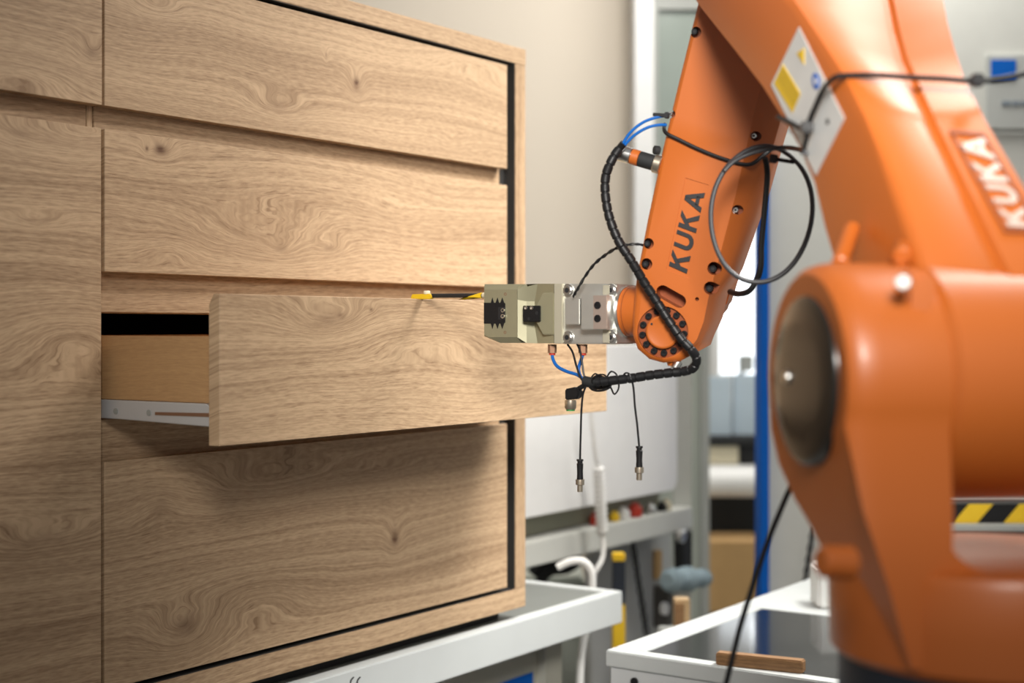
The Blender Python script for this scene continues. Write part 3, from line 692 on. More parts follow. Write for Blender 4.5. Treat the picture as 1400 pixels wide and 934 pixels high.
# black toothed jaw seat
jw = [(661.5, 414), (671, 414), (673, 407), (675, 414), (677.5, 414), (680, 407), (682, 414), (684, 414), (686.5, 407), (689, 414), (690.5, 415), (690.5, 441), (689, 442), (686.5, 449.5), (684, 442.5), (682, 442.5), (680, 449.5), (677.5, 442.5), (675, 442.5), (673, 449.5), (671, 442.5), (661.5, 442.5)]
jaw = gpr('toothed_seat', jw, 0.006, BLACKP, 0.0008, 0.0, label='black toothed seat')
gpr('pocket', [(681, 420), (690.3, 420), (690.3, 437), (681, 437)], 0.001, LOGO_K, 0.0013, 0.0, jaw)
for (x, y, r) in ((688, 424.5, .0030), (688, 432.5, .0032)):
    bm = new_bm(); c = G(x, y, .0014); lathe(bm, [(0, r), (0.002, r), (0.002, r*.6), (0.0004, r*.6)], axis_M(c, -U), 16); sj = obj('screw', bm, STEEL, jaw)
    bm = new_bm(); cyl(bm, c-U*.0002, c-U*.0009, r*.5, n=12); obj('screw_socket', bm, LOGO_K, jaw)
for (x, y) in ((691, 402.2), (690.5, 454.5)):
    bm = new_bm(); c = G(x, y, 0.0); lathe(bm, [(-.002, .0022), (0.0004, .0022), (0.0004, .0014), (-.001, .0014)], axis_M(c, -U), 14); obj('pin', bm, BRASS, blk)
# sensor block with wire
sn = gpr('sensor_block', [(714.5, 418), (737.5, 418), (737.5, 440), (714.5, 440)], 0.014, BLACKP, 0.004, 0.0008, label='small black sensor block')
for (x, y) in ((719, 421), (727, 421)):
    bm = new_bm(); c = G(x, y, .0041); lathe(bm, [(0, .0026), (0.0012, .0026), (0.0012, .0011), (0.0003, .0011)], axis_M(c, -U), 14); obj('screw', bm, STEEL, sn)
for (x, y, r) in ((723, 436, .0022), (734, 428, .0026)):
    bm = new_bm(); c = G(x, y, .0041); cyl(bm, c, c-U*.0004, r, n=14); obj('hole', bm, LOGO_K, sn)
# silver adapter
gpr('adapter_plate', [(769.5, 388), (835, 388), (835, 470.5), (769.5, 470.5)], 0.064, ALU, -0.004, 0.0012)
gpr('adapter_end', [(824, 390), (833, 390), (833, 469), (824, 469)], 0.004, OLIVE_L, 0.0003, 0.0004)
gpr('spacer_block', [(772, 408), (792.5, 408), (792.5, 444), (772, 444)], 0.016, ALU, 0.010, 0.001)
hb = gpr('clamp_block', [(794, 403), (830, 403), (830, 451), (794, 451)], 0.020, ALU, 0.014, 0.0012, label='silver clamp block with two black screws')
gpr('clamp_face', [(811, 404), (829.5, 404), (829.5, 450), (811, 450)], 0.001, mat('reddish_reflecting_metal', (0.58, 0.47, 0.41), 0.35, 0.7), 0.0148, 0.0003, hb)
for (x, y) in ((817, 417.5), (817, 435.5)):
    bm = new_bm(); c = G(x, y, .0150); lathe(bm, [(0, .0052), (0.0012, .0050), (0.0012, .0026), (0.0002, .0026)], axis_M(c, -U), 18); obj('screw', bm, BLACKP, hb)
for (x, y) in ((777, 397), (777, 461.5), (836, 397), (836, 461.5)):
    bm = new_bm(); c = G(x, y, -.004); lathe(bm, [(0, .0090), (0.0016, .0090), (0.0016, .0068), (0.0035, .0066), (0.0040, .0060), (0.0040, .0036), (0.002, .0036)], axis_M(c, -U), 24); b1 = obj('bolt', bm, STEEL, gr)
    bm = new_bm(); cyl(bm, c-U*.0021, c-U*.0034, .0036, n=6); obj('hex_socket', bm, LOGO_K, b1)
gpr('mount_plate', [(835.2, 389), (843, 389), (843, 470), (835.2, 470)], 0.066, ALU, -0.004, 0.001)
# fittings underneath
for (x) in (755, 797):
    t = G(x, 471, -0.016)
    bm = new_bm(); cyl(bm, t, t-Z*0.012, 0.0062, n=6); fi = obj('fitting', bm, BRASS, gr, label='copper coloured push-in fitting')
    bm = new_bm(); cyl(bm, t-Z*.0122, t-Z*0.0150, 0.0048, n=18, bev=.0006); obj('release_ring', bm, RED, fi)
# fingers reaching over the drawer edge: yellow and black rod
fa = G(663, 404, -0.040); fb = cabpt(568, 404.5, D-0.012)
fdv = (fb-fa)
fg = bpy.data.objects
def seg(a, b): return fa+fdv*a, fa+fdv*b
bm = new_bm(); p, q = seg(-0.03, 0.03); cyl(bm, p, q, 0.0042, bev=.0008); rod = obj('finger_socket', bm, CREAM, gr)
bm = new_bm(); p, q = seg(0.03, 0.80); cyl(bm, p, q, 0.0032); fing = obj('finger', bm, LOGO_K, gr, label='thin black and yellow gripper finger')
bm = new_bm(); p, q = seg(0.04, 0.30); prism(bm, [p+Z*.0042-U*.0038, q-Z*.0044-U*.0038, q-Z*.0020-U*.0038+fdv*-.05, p-Z*.0040-U*.0038], U*.0076, .0006); obj('finger_sleeve', bm, YELLOW, fing)
bm = new_bm(); p, q = seg(0.76, 1.03); prism(bm, [p+Z*.003-U*.0042, q+Z*.0022-U*.0042, q+fdv*.02-Z*.0035-U*.0042, q-Z*.0052-U*.0042, p-Z*.0052-U*.0042, p-fdv*.03-Z*.001-U*.0042], U*.0084, .0008); obj('finger_tip', bm, YELLOW, fing)
bm = new_bm(); p, q = seg(0.79, 0.87); cyl(bm, p.lerp(q, .5)+Z*.002, p.lerp(q, .5)+Z*.0075, 0.0050, n=20, bev=.001); obj('nut', bm, CREAM, fing)

# ============================================================ CABLES
def rib(r, pitch, d): return lambda s, i: r*(1.0-(d if (s % pitch) < pitch*0.16 else 0.0)+0.03*((s % pitch)/pitch))
def fpath(pts): return [FO(x, y, o) for x, y, o in pts]
hose = [(847, 203, .010), (836, 220, .018), (828, 242, .020), (828, 270, .022), (834, 300, .024), (846, 330, .026), (864, 358, .024), (880, 385, .018), (897, 411, .014), (916, 441, .014), (932, 464, .016), (944, 477, .016), (952, 490, .010), (948, 503, .004), (934, 508, 0), (915, 510, 0), (890, 513, 0), (865, 517, 0), (840, 520, 0), (815, 523, 0)]
bm = new_bm(); tube(bm, fpath(hose), 0.0062, n=14, k=8, rf=rib(0.0062, 0.0125, 0.16), step=0.0011); tag(obj('spiral_hose', bm, BLACKP), 'thick black spiral-wrapped cable hose curving down past the orange forearm', 'hose')
bm = new_bm()
for (i0_, i1_) in ((0, 2),): tube(bm, fpath([(853, 196, .012), (846, 205, .010), (838, 217, .017)]), 0.0052, n=12, k=6)
tag(obj('hose_sleeve', bm, BLACKP), 'short black sleeve where two blue tubes enter the spiral hose', 'sleeve')
for k_, pts in enumerate(([(850, 199, .012), (862, 181, .012), (880, 167, .010), (900, 160, .006), (912, 158, .0)], [(853, 200, .012), (866, 186, .012), (884, 175, .010), (900, 171, .006), (911, 171, .0)])):
    bm = new_bm(); tube(bm, fpath(pts), 0.0020, n=10); tag(obj('air_tube', bm, BLUET), ['upper blue air tube arching from the hose to the forearm', 'lower blue air tube arching from the hose to the forearm'][k_], 'tube')
bm = new_bm(); p = FO(893, 156.5, .006); q = FO(915, 158, .006); dd = (q-p).normalized(); Mk = axis_M(p, dd)
bx(bm, -.0022, .0022, -.0022, .0022, 0, (q-p).length, .0006, Mk); bx(bm, -.004, .004, -.004, .004, (q-p).length*.72, (q-p).length*.98, .0008, Mk)
tag(obj('cable_tie', bm, BLACKP), 'black cable tie end poking out left of the forearm above blue tubes', 'tie')
# round connector with orange band
a0 = FO(847, 209, -.008); a1 = FO(901, 225, -.008); ad = (a1-a0); 
cn = thing('round_connector', 'silver, orange and black barrel connector plugged into the left edge of the forearm', 'connector', tuple(a0-Z*.02))
def cseg(n_, m, a, b, r, **k):
    bm = new_bm(); cyl(bm, a0+ad*a, a0+ad*b, r, n=28, bev=.0008); return obj(n_, bm, m, cn, **k)
cseg('metal_sleeve', STEEL, 0.0, .30, .0108); cseg('orange_band', ORANGE, .302, .50, .0106); cseg('black_grip', BLACKM, .502, .88, .0104); cseg('socket_nut', NICKEL, .882, 1.06, .0125)
bm = new_bm(); tube(bm, [a0, a0+Vector((-.006, 0, -.001)), FO(836, 214, .014)], .0022, n=8); obj('lead', bm, ZINC, cn)
bm = new_bm(); c = FO(902, 206, -.01); cyl(bm, c, c+Vector((-.008, -.002, .001)), .006, n=20, bev=.001); tag(obj('round_plug', bm, BLACKM), 'small black round plug on the forearm edge above barrel connector', 'plug')
# thin twisted cable from gripper to forearm
for k_ in range(1):
    bm = new_bm()
    base = smooth_path([G(784, 405, .016), G(790, 395, .02), G(800, 378, .02), G(812, 362, .02), G(826, 350, .02), FO(842, 340, .01), FO(858, 335, .006), FO(872, 334, 0), FO(882, 336, -.008)], 6)
    for ph in (0, PI): tube(bm, [p+(Z*math.cos(i*.9+ph)+U*math.sin(i*.9+ph))*.0013*(1 if i < 36 else .4) for i, p in enumerate(base)], .0014, n=6, k=2)
    tag(obj('twisted_cable', bm, BLACKP), 'thin twisted dark cable running from gripper top up to the forearm', 'cable')
# strap round the forearm
bm = new_bm(); tube(bm, fpath([(909, 170, -.03), (908, 177, -.006), (912, 183, .002), (928, 191, .0024), (955, 204, .0024), (985, 216, .0024), (1012, 224, .002), (1028, 224, .0), (1042, 214, -.012), (1056, 203, -.03)]), .0026, n=8)
tag(obj('cable_tie', bm, BLACKP), 'black cable tie slung diagonally round the orange forearm', 'strap')
# big loop of grey cable in front of the forearm
LY = 1.80
cx, cy_ = 1041, 293
bm = new_bm(); pts = []
for i in range(29):
    a = math.radians(62)+2*PI*i/28*1.0; rx = 69+1.0*math.sin(3*a); ry = 93
    x = cx+rx*math.cos(a)*1.0+8*math.sin(a); y = cy_-ry*math.sin(a)*1.0+ (4*math.cos(a)); pts.append(P(x, y, LY+0.012*math.sin(a)-0.004*i/28))
tube(bm, pts, .0031, n=10, k=5); 
tube(bm, [onplane(1101, 209, LP0-RM*.006, LPn), P(1099, 208, 1.58), P(1094, 205, 1.70), P(1078, 202, 1.78), P(1056, 203, 1.792), P(1036, 207, 1.797), P(1018, 213, 1.800), P(1002, 222, 1.800), P(990, 234, 1.800)], .0028, n=10, k=6)
tag(obj('cable_loop', bm, mat('dark_grey_rubber', (0.035, 0.036, 0.04), 0.4)), 'big round loop of dark grey cable hanging before the forearm', 'cable')
bm = new_bm(); p = P(1056, 217, 1.785); q = P(1086, 222, 1.785); Mk = axis_M(p, (q-p).normalized()); bx(bm, -.002, .002, -.0022, .0022, 0, (q-p).length, .0005, Mk); bx(bm, -.005, .005, -.005, .005, -0.004, .006, .001, Mk)
tag(obj('cable_tie', bm, BLACKP), 'black cable tie with straight tail at the top of the grey cable loop', 'tie')
bm = new_bm(); tube(bm, [P(1046, 216, 1.86), P(1049, 240, 1.87), P(1045, 290, 1.87), P(1041, 335, 1.87), P(1040, 365, 1.87), P(1034, 384, 1.875), P(1024, 398, 1.88), P(1010, 402, 1.90), P(998, 399, 1.93)], .0038, n=10)
tag(obj('drop_cable', bm, BLACKP), 'black cable dropping behind the loop and bending back under the forearm', 'cable')
# dark cable across the link arm
def LO(px, py, o): return onplane(px, py, LP0-RM*o, LPn)
bm = new_bm(); tube(bm, [LO(1064, 160, .004), LO(1080, 168, .006), LO(1100, 176, .006), LO(1112, 152, .006), LO(1126, 122, .006), LO(1142, 106, .007), P(1165, 103, 1.385), P(1200, 103, 1.375), P(1245, 106, 1.365), P(1290, 108, 1.365), P(1330, 111, 1.37), P(1362, 109, 1.38), P(1400, 101, 1.40), P(1430, 92, 1.42)], .0028, n=9)
tube(bm, [LO(1101, 172, .007), LO(1103, 186, .006), LO(1100, 200, .006), LO(1097, 210, .006)], .0025, n=8)
tag(obj('cable', bm, BLACKP), 'black cable tied across the orange link arm over the warning sticker', 'cable')
for k_, (x, y) in enumerate(((1103, 174), (1336, 110))):
    bm = new_bm(); c = LO(x, y, .008) if k_ == 0 else P(x, y, 1.366); bx(bm, c.x-.006, c.x+.006, c.y-.006, c.y+.006, c.z-.006, c.z+.006, .002)
    tag(obj('tie_knot', bm, BLACKP), ['black knot of the cable tie on the warning sticker', 'black knot of the cable tie at the right edge of the link arm'][k_], 'tie')
bm = new_bm(); tube(bm, [R3(0.075, 0.06, -0.075), P(1118, 612, 1.42)]+[P(x, y, 1.50) for x, y in ((1097, 636), (1080, 668), (1064, 705), (1048, 745), (1032, 792), (1014, 850), (1003, 893), (993, 934), (975, 1010))], .0030, n=9)
tag(obj('hanging_cable', bm, BLACKP), 'long black cable hanging slanted from the shoulder past the glass table', 'cable')
# bundle end below the gripper
def BG(px, py, o=0.0): return G(px, py, o+0.0)
for k_, pts in enumerate(([(755, 482), (756, 491), (762, 501), (775, 508), (790, 513), (802, 522)], [(797, 484), (794, 494), (791, 506), (795, 517), (803, 525)])):
    bm = new_bm(); tube(bm, [G(x, y, -0.016+.012*i/5) for i, (x, y) in enumerate(pts)], .0024, n=10); tag(obj('air_tube', bm, BLUET), ['blue air tube from left fitting below the gripper to the bundle', 'blue air tube from right fitting below the gripper to the bundle'][k_], 'tube')
bm = new_bm()
tube(bm, [G(776, 471, -.012), G(783, 482, -.008), G(788, 500, -.002), G(795, 518, 0), G(806, 526, 0)], .0015, n=7)
tube(bm, [G(789, 471, -.012), G(793, 480, -.006), G(796, 497, -.002), G(799, 515, 0), G(806, 526, 0)], .0015, n=7)
tag(obj('sensor_wires', bm, BLACKP), 'two thin black wires from the gripper underside into the bundle', 'wires')
bm = new_bm(); random.seed(3)
ctr = G(822, 521, 0)
for k_ in range(5):
    ph = random.uniform(0, 6.28); rx = random.uniform(9, 18); ry = random.uniform(6, 11); ox = random.uniform(-10, 8); oy = random.uniform(-2, 4)
    pts = [G(820+ox+rx*math.cos(a)+2*math.sin(2*a+ph), 522+oy+ry*math.sin(a), .009*math.sin(a+ph)) for a in [2*PI*i/12 for i in range(13)]]
    tube(bm, pts, .0012, n=6, k=5)
tube(bm, [G(830, 515, .006), G(836, 508, .006), G(844, 514, .006), G(846, 530, .004), G(840, 539, 0), G(835, 530, -.004), G(829, 524, 0)], .0012, n=6)
tube(bm, [G(851, 520, .008), G(854, 511, .008), G(860, 511, .008), G(863, 519, .008)], .0012, n=6)
tag(obj('wire_tangle', bm, BLACKP), 'tangle of thin black wire coiled round the end of hose', 'wire')
bm = new_bm(); tube(bm, [G(799, 521), G(808, 523), G(820, 524), G(832, 521)], .0072, n=14); tag(obj('bundle_wrap', bm, BLACKM), 'black tape wrap gathering the cables below the gripper', 'tape')
for k_, (pts, c) in enumerate((([(801, 528), (797, 540), (795, 560), (794, 590), (793, 630)], (793, 630, 672)), ([(863, 518), (866, 530), (868, 555), (871, 580), (874, 612)], (874, 612, 656)))):
    t = thing('pigtail_cable', ['thin black wire with screw connector hanging left, before the white board, longer one', 'thin black wire with screw connector hanging right of the other, shorter one'][k_], 'cable', tuple(G(c[0], c[2])-Z*.001), 0, 'two hanging connector wires')
    bm = new_bm(); tube(bm, [G(x, y, .004) for x, y in pts], .0014, n=8); obj('wire', bm, BLACKP, t)
    top = G(c[0], c[1]-2, .004); hb_ = abs(G(c[0], c[2]).z-top.z)
    M_t = axis_M(top, -Z)
    bm = new_bm(); lathe(bm, [(0, .0046), (hb_*.05, .0048), (hb_*.07, .0036), (hb_*.12, .0036), (hb_*.14, .0046), (hb_*.2, .0044), (hb_*.4, .0040), (hb_*.6, .0044), (hb_*.62, .0044)], M_t, 18); obj('boot', bm, BLACKP, t)
    bm = new_bm(); lathe(bm, [(hb_*.62, .0058), (hb_*.66, .0060), (hb_*.78, .0060), (hb_*.80, .0038), (hb_*1.0, .0038)], M_t, 18); obj('screw_sleeve', bm, NICKEL, t)
t = thing('angled_connector', 'right-angled black cable plug with brass sleeve hanging left of bundle', 'connector', tuple(G(781, 562)))
bm = new_bm(); prism(bm, [G(x, y, .006) for x, y in [(772, 532), (786, 529), (791, 533), (791, 540), (788, 546), (772, 547)]], U*.012, .0015); obj('plug_body', bm, BLACKP, t)
bm = new_bm(); tube(bm, [G(787, 535, 0), G(795, 529, 0), G(803, 526, 0)], .0035, n=10); obj('lead', bm, BLACKP, t)
bm = new_bm(); q = G(780, 547, 0); lathe(bm, [(0, .0078), (.003, .0080), (.010, .0080), (.012, .0070), (.013, .0068)], axis_M(q, -Z), 22); obj('screw_sleeve', bm, NICKEL, t)
bm = new_bm(); cyl(bm, q-Z*.0130, q-Z*.0150, .0060, n=18); obj('green_insert', bm, mat('green_plastic', (0.03, 0.25, 0.06), 0.5), t)

# ============================================================ BACKGROUND
# rack: aluminium frame parallel to the sideboard, white board on it
RK = Vector((P(935, 0, 4.2).x, 4.2, 0)); 
def KP(px, py, w=0.0): return onplane(px, py, RK+Wd*w, Wd)
def kbox(bm, u0, u1, w0, w1, z0, z1, bev=.003): return box_c(bm, u0, u1, w0, w1, z0, z1, bev, O=RK)
def ku(px, w=0.0): return (KP(px, 448, w)-RK).dot(U)
rk = thing('equipment_rack', 'grey metal rack with post and beam behind the sideboard', 'rack', tuple(RK), AN)
bm = new_bm(); kbox(bm, ku(920, -0.06), ku(946), -0.06, 0, 0, KP(933, 300).z); obj('post', bm, GREYL, rk)
bm = new_bm(); kbox(bm, -1.10, -1.051, -0.06, 0, 0, KP(933, 300).z); obj('post', bm, GREYL, rk)
zt = KP(921, 698).z; zb_ = KP(921, 728).z
bm = new_bm(); kbox(bm, -1.05, ku(920, -0.06)-0.0005, -0.05, 0.005, zb_, zt); obj('beam', bm, GREYL, rk)
bm = new_bm(); kbox(bm, -1.05, ku(920, -0.06)-0.0005, -0.30, -0.0505, zt-.01, zt); obj('shelf', bm, GREYP, rk)
bm = new_bm(); kbox(bm, -1.05, ku(921), -0.05, -0.045, zt+.002, zt+0.15); obj('back_plate', bm, mat('olive_grey_board', (0.28, 0.28, 0.21), 0.6), rk)
# white board with rounded lower corner
z1 = KP(921, 470).z; z0 = KP(921, 669).z; ur = ku(921); r = 0.035
pts = [(-1.04, z1), (-1.04, z0), (ur-r, z0)]+[(ur-r+r*math.sin(a), z0+r-r*math.cos(a)) for a in [PI/2*i/6 for i in range(1, 7)]]+[(ur, z1)]
bm = new_bm(); prism(bm, [RK+U*a+Wd*0.012+Z*b for a, b in pts], -Wd*0.008, .002, 1)
tag(obj('white_board', bm, WHITEB), 'large smooth white panel with rounded corner behind the gripper', 'board')
# odds and ends on the beam
random.seed(5)
items = [(815, 690, .018, RED, 'small pinkish-red round fitting at the left among the parts on the rack beam'), (840, 697, .014, YELLOW, 'small yellow round fitting on the rack beam'), (853, 692, .017, WHITEP, 'small white fitting beside the yellow one on the rack beam'), (868, 688, .020, RED, 'large red fitting in the middle of the rack beam'), (869, 700, .016, WHITEP, 'white fitting in front of the large red one'), (889, 688, .015, STEEL, 'shiny metal fitting right of the red one on the beam'), (905, 684, .014, BLACKP, 'small black fitting near the rack post'), (911, 694, .016, CREAM, 'cream fitting at the right end of the beam')]
for (x, y, r_, m, lab) in items:
    c = KP(x, y, -.021); zbm = KP(x, y+20).z
    beamz = zt+0.0005
    t_ = Vector((c.x, c.y, beamz))
    bm = new_bm(); lathe(bm, [(0, r_*.8), (.004, r_), (r_*1.2, r_), (r_*1.5, r_*.6), (r_*1.9, r_*.5)], Matrix.Translation(t_), 18)
    tag(obj('pneumatic_fitting', bm, m), lab, 'fitting', 'fittings on the rack beam')
# white coiled hose hanging in front of the board
bm = new_bm(); pts = []; 
for i in range(90):
    f_ = i/89; y = 640+f_*88; c = KP(818+5*f_, y, 0.06); a = i*0.9; pts.append(c+U*.010*math.cos(a)+Wd*.010*math.sin(a))
top = [KP(808, 560, .06), KP(812, 600, .06), KP(816, 632, .06)]
tube(bm, top+pts+[KP(824, 735, .06), KP(824, 762, .07), KP(815, 780, .07), KP(810, 790, .06)], .006, n=7, k=3)
tag(obj('coiled_hose', bm, WHITEP), 'white coiled air hose hanging before the white panel', 'hose')
bm = new_bm(); tube(bm, [P(762, 776, 3.3), P(780, 768, 3.3), P(797, 768, 3.3), P(808, 780, 3.3), P(810, 800, 3.3), P(808, 840, 3.3), P(797, 880, 3.3), P(793, 930, 3.3), P(793, 1000, 3.3)], .0085, n=9)
tag(obj('white_cable', bm, WHITEP), 'thick white cable hanging down behind the white table corner', 'cable')
# machine bits behind the table
bm = new_bm(); q = P(745, 790, 4.4); bx(bm, q.x-.16, q.x+.12, 4.4, 4.8, 0, P(0, 790, 4.4).z, .01); tag(obj('machine_housing', bm, PANELG), 'pale grey-green machine housing low behind the table corner', 'machine')
bm = new_bm(); tube(bm, [P(x, y, 4.25) for x, y in ((728, 785), (742, 768), (768, 760), (788, 764), (776, 776), (752, 780), (740, 795), (736, 840))], .018, n=8); tag(obj('black_hose', bm, BLACKM), 'dark bent hose above the pale machine housing', 'hose')
# lower back boards and cupboard in the rack
zf = KP(860, 905, -.12).z
bm = new_bm(); kbox(bm, ku(808, -.12), ku(919, -.12), -0.14, -0.12, 0.0, zb_-0.001); tag(obj('grey_board', bm, mat('pale_grey_board', (0.44, 0.45, 0.44), 0.6)), 'light grey board standing below the rack beam', 'board')
bm = new_bm(); p0 = KP(862, 812, -.118); a_ = [KP(893, 800, -.118), KP(922, 795, -.118), KP(922, 845, -.118), KP(893, 858, -.118)]
prism(bm, a_, Wd*.05, .004, 1); g_ = obj('control_box', bm, mat('dark_photo_box', (0.07, 0.065, 0.06), 0.5)); tag(g_, 'dark square control box with a pale round knob on the grey board', 'box')
bm = new_bm(); c = KP(906, 832, -.065); cyl(bm, c, c+Wd*.012, .018, n=20); obj('knob', bm, WHITEP, g_)
bm = new_bm(); c = [KP(893, 753, -.118), KP(901, 752, -.118), KP(901, 790, -.118), KP(893, 792, -.118)]; prism(bm, c, Wd*.01); tag(obj('brown_tag', bm, CARD), 'small brown tag fixed to the grey board', 'tag')
# chain hanging down the grey board
def chain(name, a, b, n, label, m=BLACKM, r=.0035, L=.02):
    t = thing(name, label, 'chain', tuple(b))
    d = (b-a)/n
    for i in range(n):
        c = a+d*(i+.5); ax_ = (Wd if i % 2 else U); bm = new_bm(); h_ = d.length*.68
        pts = [c+d.normalized()*h_*math.sin(q)+ax_*h_*.5*math.cos(q) for q in [2*PI*j/10 for j in range(10)]]; pts.append(pts[0])
        tube(bm, pts, r, n=5, k=1); obj('chain_link', bm, m, t)
chain('chain', KP(865, 742, -.08), KP(884, 866, -.08), 14, 'dark chain hanging in front of the grey board')
chain('chain', P(1112, 722, 4.09), P(1100, 800, 4.09), 10, 'dark chain on the pale partition beside the robot column')
# dark hook with round head by the post
t_ = thing('dark_bracket', 'black bracket with a shiny round head beside the rack post', 'bracket', tuple(KP(925, 775, .03)))
bm = new_bm(); prism(bm, [KP(920, 728, .02), KP(934, 724, .02), KP(934, 778, .02), KP(922, 782, .02)], Wd*.03, .003, 1); obj('arm', bm, BLACKM, t_)
bm = new_bm(); c = KP(927, 733, .05); cyl(bm, c, c+Wd*.02, .018, n=20, bev=.004); obj('head', bm, STEEL, t_)
# fleece duster
bm = new_bm()
a = KP(912, 794, .10); b = KP(964, 790, .10)
tube(bm, [a, a.lerp(b, .3), a.lerp(b, .7), b], .02, n=14, k=12, rf=lambda s, i: .016+.012*math.sin(min(1,i/30)*PI*.8+.4)+.006*math.sin(i*2.1)+.004*math.sin(i*3.7))
tag(obj('fleece_duster', bm, PLUSH), 'blue-grey fluffy duster lying across in front of the rack post', 'duster')
# safety post yellow / dark blue
sp_ = thing('safety_post', 'square post, dark blue above and yellow below, behind the table corner', 'post', (P(846, 0, 3.7).x, 3.7, 0))
xa = P(837, 0, 3.7).x; xb = P(854, 0, 3.7).x
z_a = P(0, 765, 3.7).z; z_b = P(0, 825, 3.7).z
for nm, m, za, zb2 in (('yellow_cap', YELLOW, z_a-.002, z_a+.016), ('blue_section', NAVY, z_b, z_a-.0025), ('yellow_section', YELLOW, 0, z_b-.0005)):
    bm = new_bm(); bx(bm, xa, xb, 3.68, 3.72, za, zb2, .002); obj(nm, bm, m, sp_)
# poster-like dark crate below
bm = new_bm(); bx(bm, P(768, 0, 4.95).x, P(832, 0, 4.95).x, 4.86, 5.05, 0.2, P(0, 858, 4.86).z, .01); tag(obj('dark_crate', bm, mat('dark_red_crate', (0.10, 0.06, 0.06), 0.6, noise=.5, nscale=14)), 'dark crate of mixed parts low behind the table', 'crate')
bm = new_bm(); bx(bm, P(760, 0, 4.95).x, P(845, 0, 4.95).x, 4.84, 5.1, 0, 0.2, .01); tag(obj('grey_plinth', bm, GREYL), 'light grey low plinth carrying the dark crate', 'plinth')
# beech block standing at the table edge
bl = thing('wooden_block', 'upright light wooden block with dark side behind the glass table edge', 'block', tuple(P(933, 858, 3.5)))
bm = new_bm(); q = P(933, 855, 3.5); bx(bm, q.x-.018, q.x+.018, 3.5, 3.54, q.z-.02, P(0, 820, 3.5).z, .002); obj('block_body', bm, BEECH, bl)
bm = new_bm(); bx(bm, q.x-.0185, q.x+.004, 3.495, 3.4995, q.z-.01, P(0, 825, 3.5).z, .001); obj('dark_facing', bm, BLOCKW, bl)
bm = new_bm(); q = P(933, 855, 3.5); bx(bm, q.x-.05, q.x+.05, 3.46, 3.60, 0, q.z-.0205, .004); tag(obj('low_stand', bm, GREYP), 'low grey stand under the upright wooden block', 'stand')
# far workstation between rack and blue post
def fb_(name, m, x0, x1, y0, y1, Y, dep, lab, cat, bev=.004, g=None):
    bm = new_bm(); a = P(x0, y0, Y); b = P(x1, y1, Y); bx(bm, a.x, b.x, Y, Y+dep, b.z, a.z, bev); return tag(obj(name, bm, m), lab, cat, g)
ds = thing('far_desk', 'dark desk with a white top edge far behind, left of the blue post', 'desk', (P(990, 0, 6.0).x, 6.2, 0))
def dsb(name, m, x0, x1, y0, y1, Y, dep):
    bm = new_bm(); a = P(x0, y0, Y); b = P(x1, y1, Y); bx(bm, a.x, b.x, Y, Y+dep, b.z, a.z, .004); return obj(name, bm, m, ds)
dsb('desk_top', WHITEP, 925, 1080, 640, 655, 6.0, .6)
bm = new_bm(); a = P(925, 660, 5.92); b = P(1080, 660, 5.92); cyl(bm, a, b, .058, n=20); tag(obj('white_roll', bm, WHITEP), 'long white roll lying along the front of the far desk', 'roll')
dsb('desk_body', BLACKM, 930, 1075, 681, 738, 6.05, .5)
dsb('desk_leg', GREYP, 930, 940, 738.5, 948, 6.3, .08); dsb('desk_leg', GREYP, 1062, 1072, 738.5, 948, 6.3, .08)
fb_('cardboard_box', CARD, 938, 1046, 741, 838, 5.75, .28, 'brown cardboard box on a stand below the far desk', 'box')
fb_('box_stand', BLACKM, 940, 1044, 839.5, 968, 5.78, .22, 'dark low stand under the cardboard box', 'stand')
fb_('far_monitor', MON, 945, 1000, 515, 596, 6.2, .04, 'left pale-blue screen on the far desk', 'screen', g='screens on the far desk')
fb_('far_monitor', MON, 1003, 1058, 512, 596, 6.25, .04, 'right pale-blue screen on the far desk beside blue post', 'screen', g='screens on the far desk')
fb_('dark_console', BLACKM, 940, 1062, 598, 609, 6.1, .3, 'flat dark console under the pale-blue screens', 'console')
fb_('paper_tray', CREAM, 942, 1010, 610, 635, 6.15, .25, 'cream paper tray on the far desk', 'tray')
fb_('dark_device', BLACKP, 1011, 1058, 610, 635, 6.15, .2, 'dark device right of the cream tray on the far desk', 'device')
fb_('desk_lamp_head', GREYP, 1012, 1030, 486, 508, 6.3, .05, 'small grey lamp head above the screens against the window', 'lamp')
bm = new_bm(); tube(bm, [P(1018, 505, 6.33), P(1008, 520, 6.34), P(1003, 560, 6.35), P(1001, 597, 6.35)], .01, n=7); lampstem = obj('lamp_stem', bm, GREYP); tag(lampstem, 'thin grey stem holding the lamp head above far screens', 'stem')
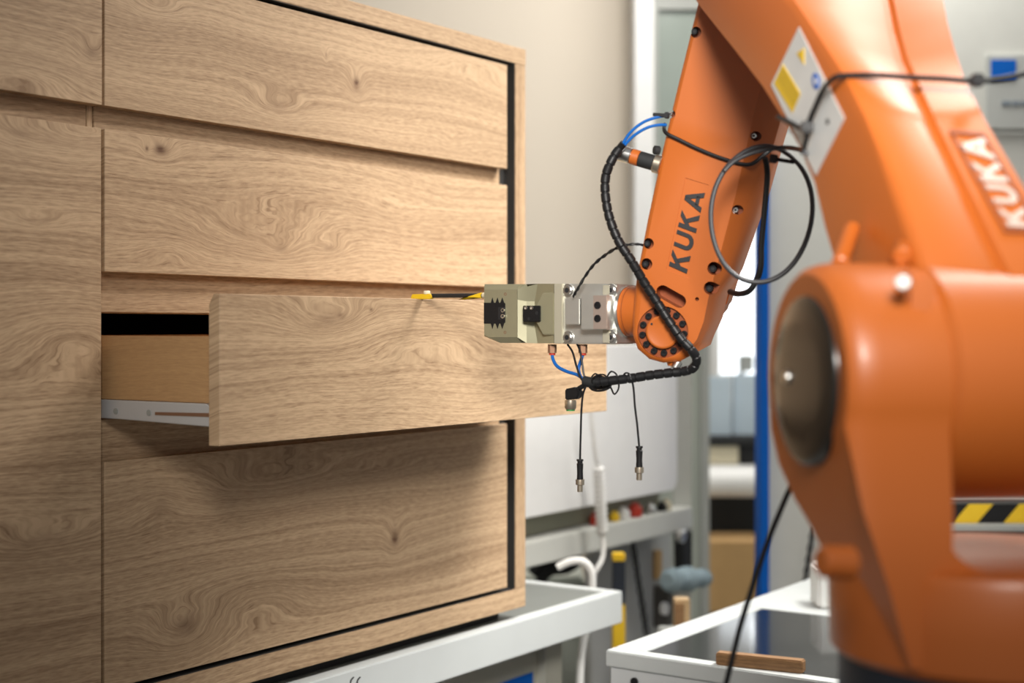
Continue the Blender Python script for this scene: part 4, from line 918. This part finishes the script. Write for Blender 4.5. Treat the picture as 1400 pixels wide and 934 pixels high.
# poster on partition
sg = thing('wall_notice', 'white notice with a blue square on the grey partition top right', 'notice', tuple(P(1400, 178, 4.09)))
bm = new_bm(); a = P(1349, 76, 4.09); b = P(1450, 176, 4.09); bx(bm, a.x, b.x, 4.085, 4.0985, b.z, a.z); obj('sheet', bm, mat('notice_sheet', (0.46, 0.48, 0.46), 0.5), sg)
bm = new_bm(); a = P(1355, 82, 4.083); b = P(1389, 108, 4.083); bx(bm, a.x, b.x, 4.081, 4.0845, b.z, a.z); obj('blue_square', bm, BLUEP, sg)
for k_, (x0_, x1_) in enumerate(((1370, 1382), (1384, 1394), (1396, 1412), (1414, 1430))):
    bm = new_bm(); a = P(x0_, 138, 4.083); b = P(x1_, 144, 4.083); bx(bm, a.x, b.x, 4.082, 4.0845, b.z, a.z); obj('print_word', bm, mat('print_grey', (0.2, 0.24, 0.28), .6), sg)
# hazard-striped edge seen under the shoulder joint
hz = thing('striped_barrier', 'barrier edge with slanted yellow and black hazard stripes behind the robot', 'barrier', tuple(P(1390, 745, 3.3)))
xA = P(1240, 0, 3.3).x; xB = P(1520, 0, 3.3).x; zt_ = P(0, 689, 3.3).z; zl_ = P(0, 715, 3.3).z
bm = new_bm(); bx(bm, xA, xB, 3.30, 3.40, zl_, zt_); obj('bar', bm, BLACKP, hz)
wS = (P(1355, 0, 3.3).x-P(1322, 0, 3.3).x); ht = zt_-zl_
for k_ in range(4):
    x = P(1316+69*(k_-1), 0, 3.3).x; slant = P(1340, 0, 3.3).x-P(1318, 0, 3.3).x
    bm = new_bm(); prism(bm, [Vector((x-slant*.6, 3.2995, zl_)), Vector((x+wS-slant*.6, 3.2995, zl_)), Vector((x+wS+slant*.4, 3.2995, zt_)), Vector((x+slant*.4, 3.2995, zt_))], Vector((0, -.0008, 0))); obj('yellow_stripe', bm, YELLOW, hz)
bm = new_bm(); bx(bm, xA, xB, 3.26, 3.42, P(0, 724, 3.3).z, zl_-.0005, .003); obj('ledge', bm, GREYP, hz)
bm = new_bm(); bx(bm, xA, xB, 3.34, 3.55, 0, P(0, 725, 3.3).z, .01); obj('stand', bm, mat('dark_machine', (0.06, 0.06, 0.06), .5), hz)
bm = new_bm(); bx(bm, xA, xB, 3.56, 3.60, P(0, 686, 3.58).z, P(0, 680, 3.58).z, .003); obj('rail', bm, GREYL, hz)
# pedestal carrying the robot
bm = new_bm(); bx(bm, colc.x-.2, colc.x+.2, colc.y-.2, colc.y+.2, 0, RO.z-0.52, .01); tag(obj('robot_pedestal', bm, GREYP), 'grey steel pedestal under the dark robot base', 'pedestal')
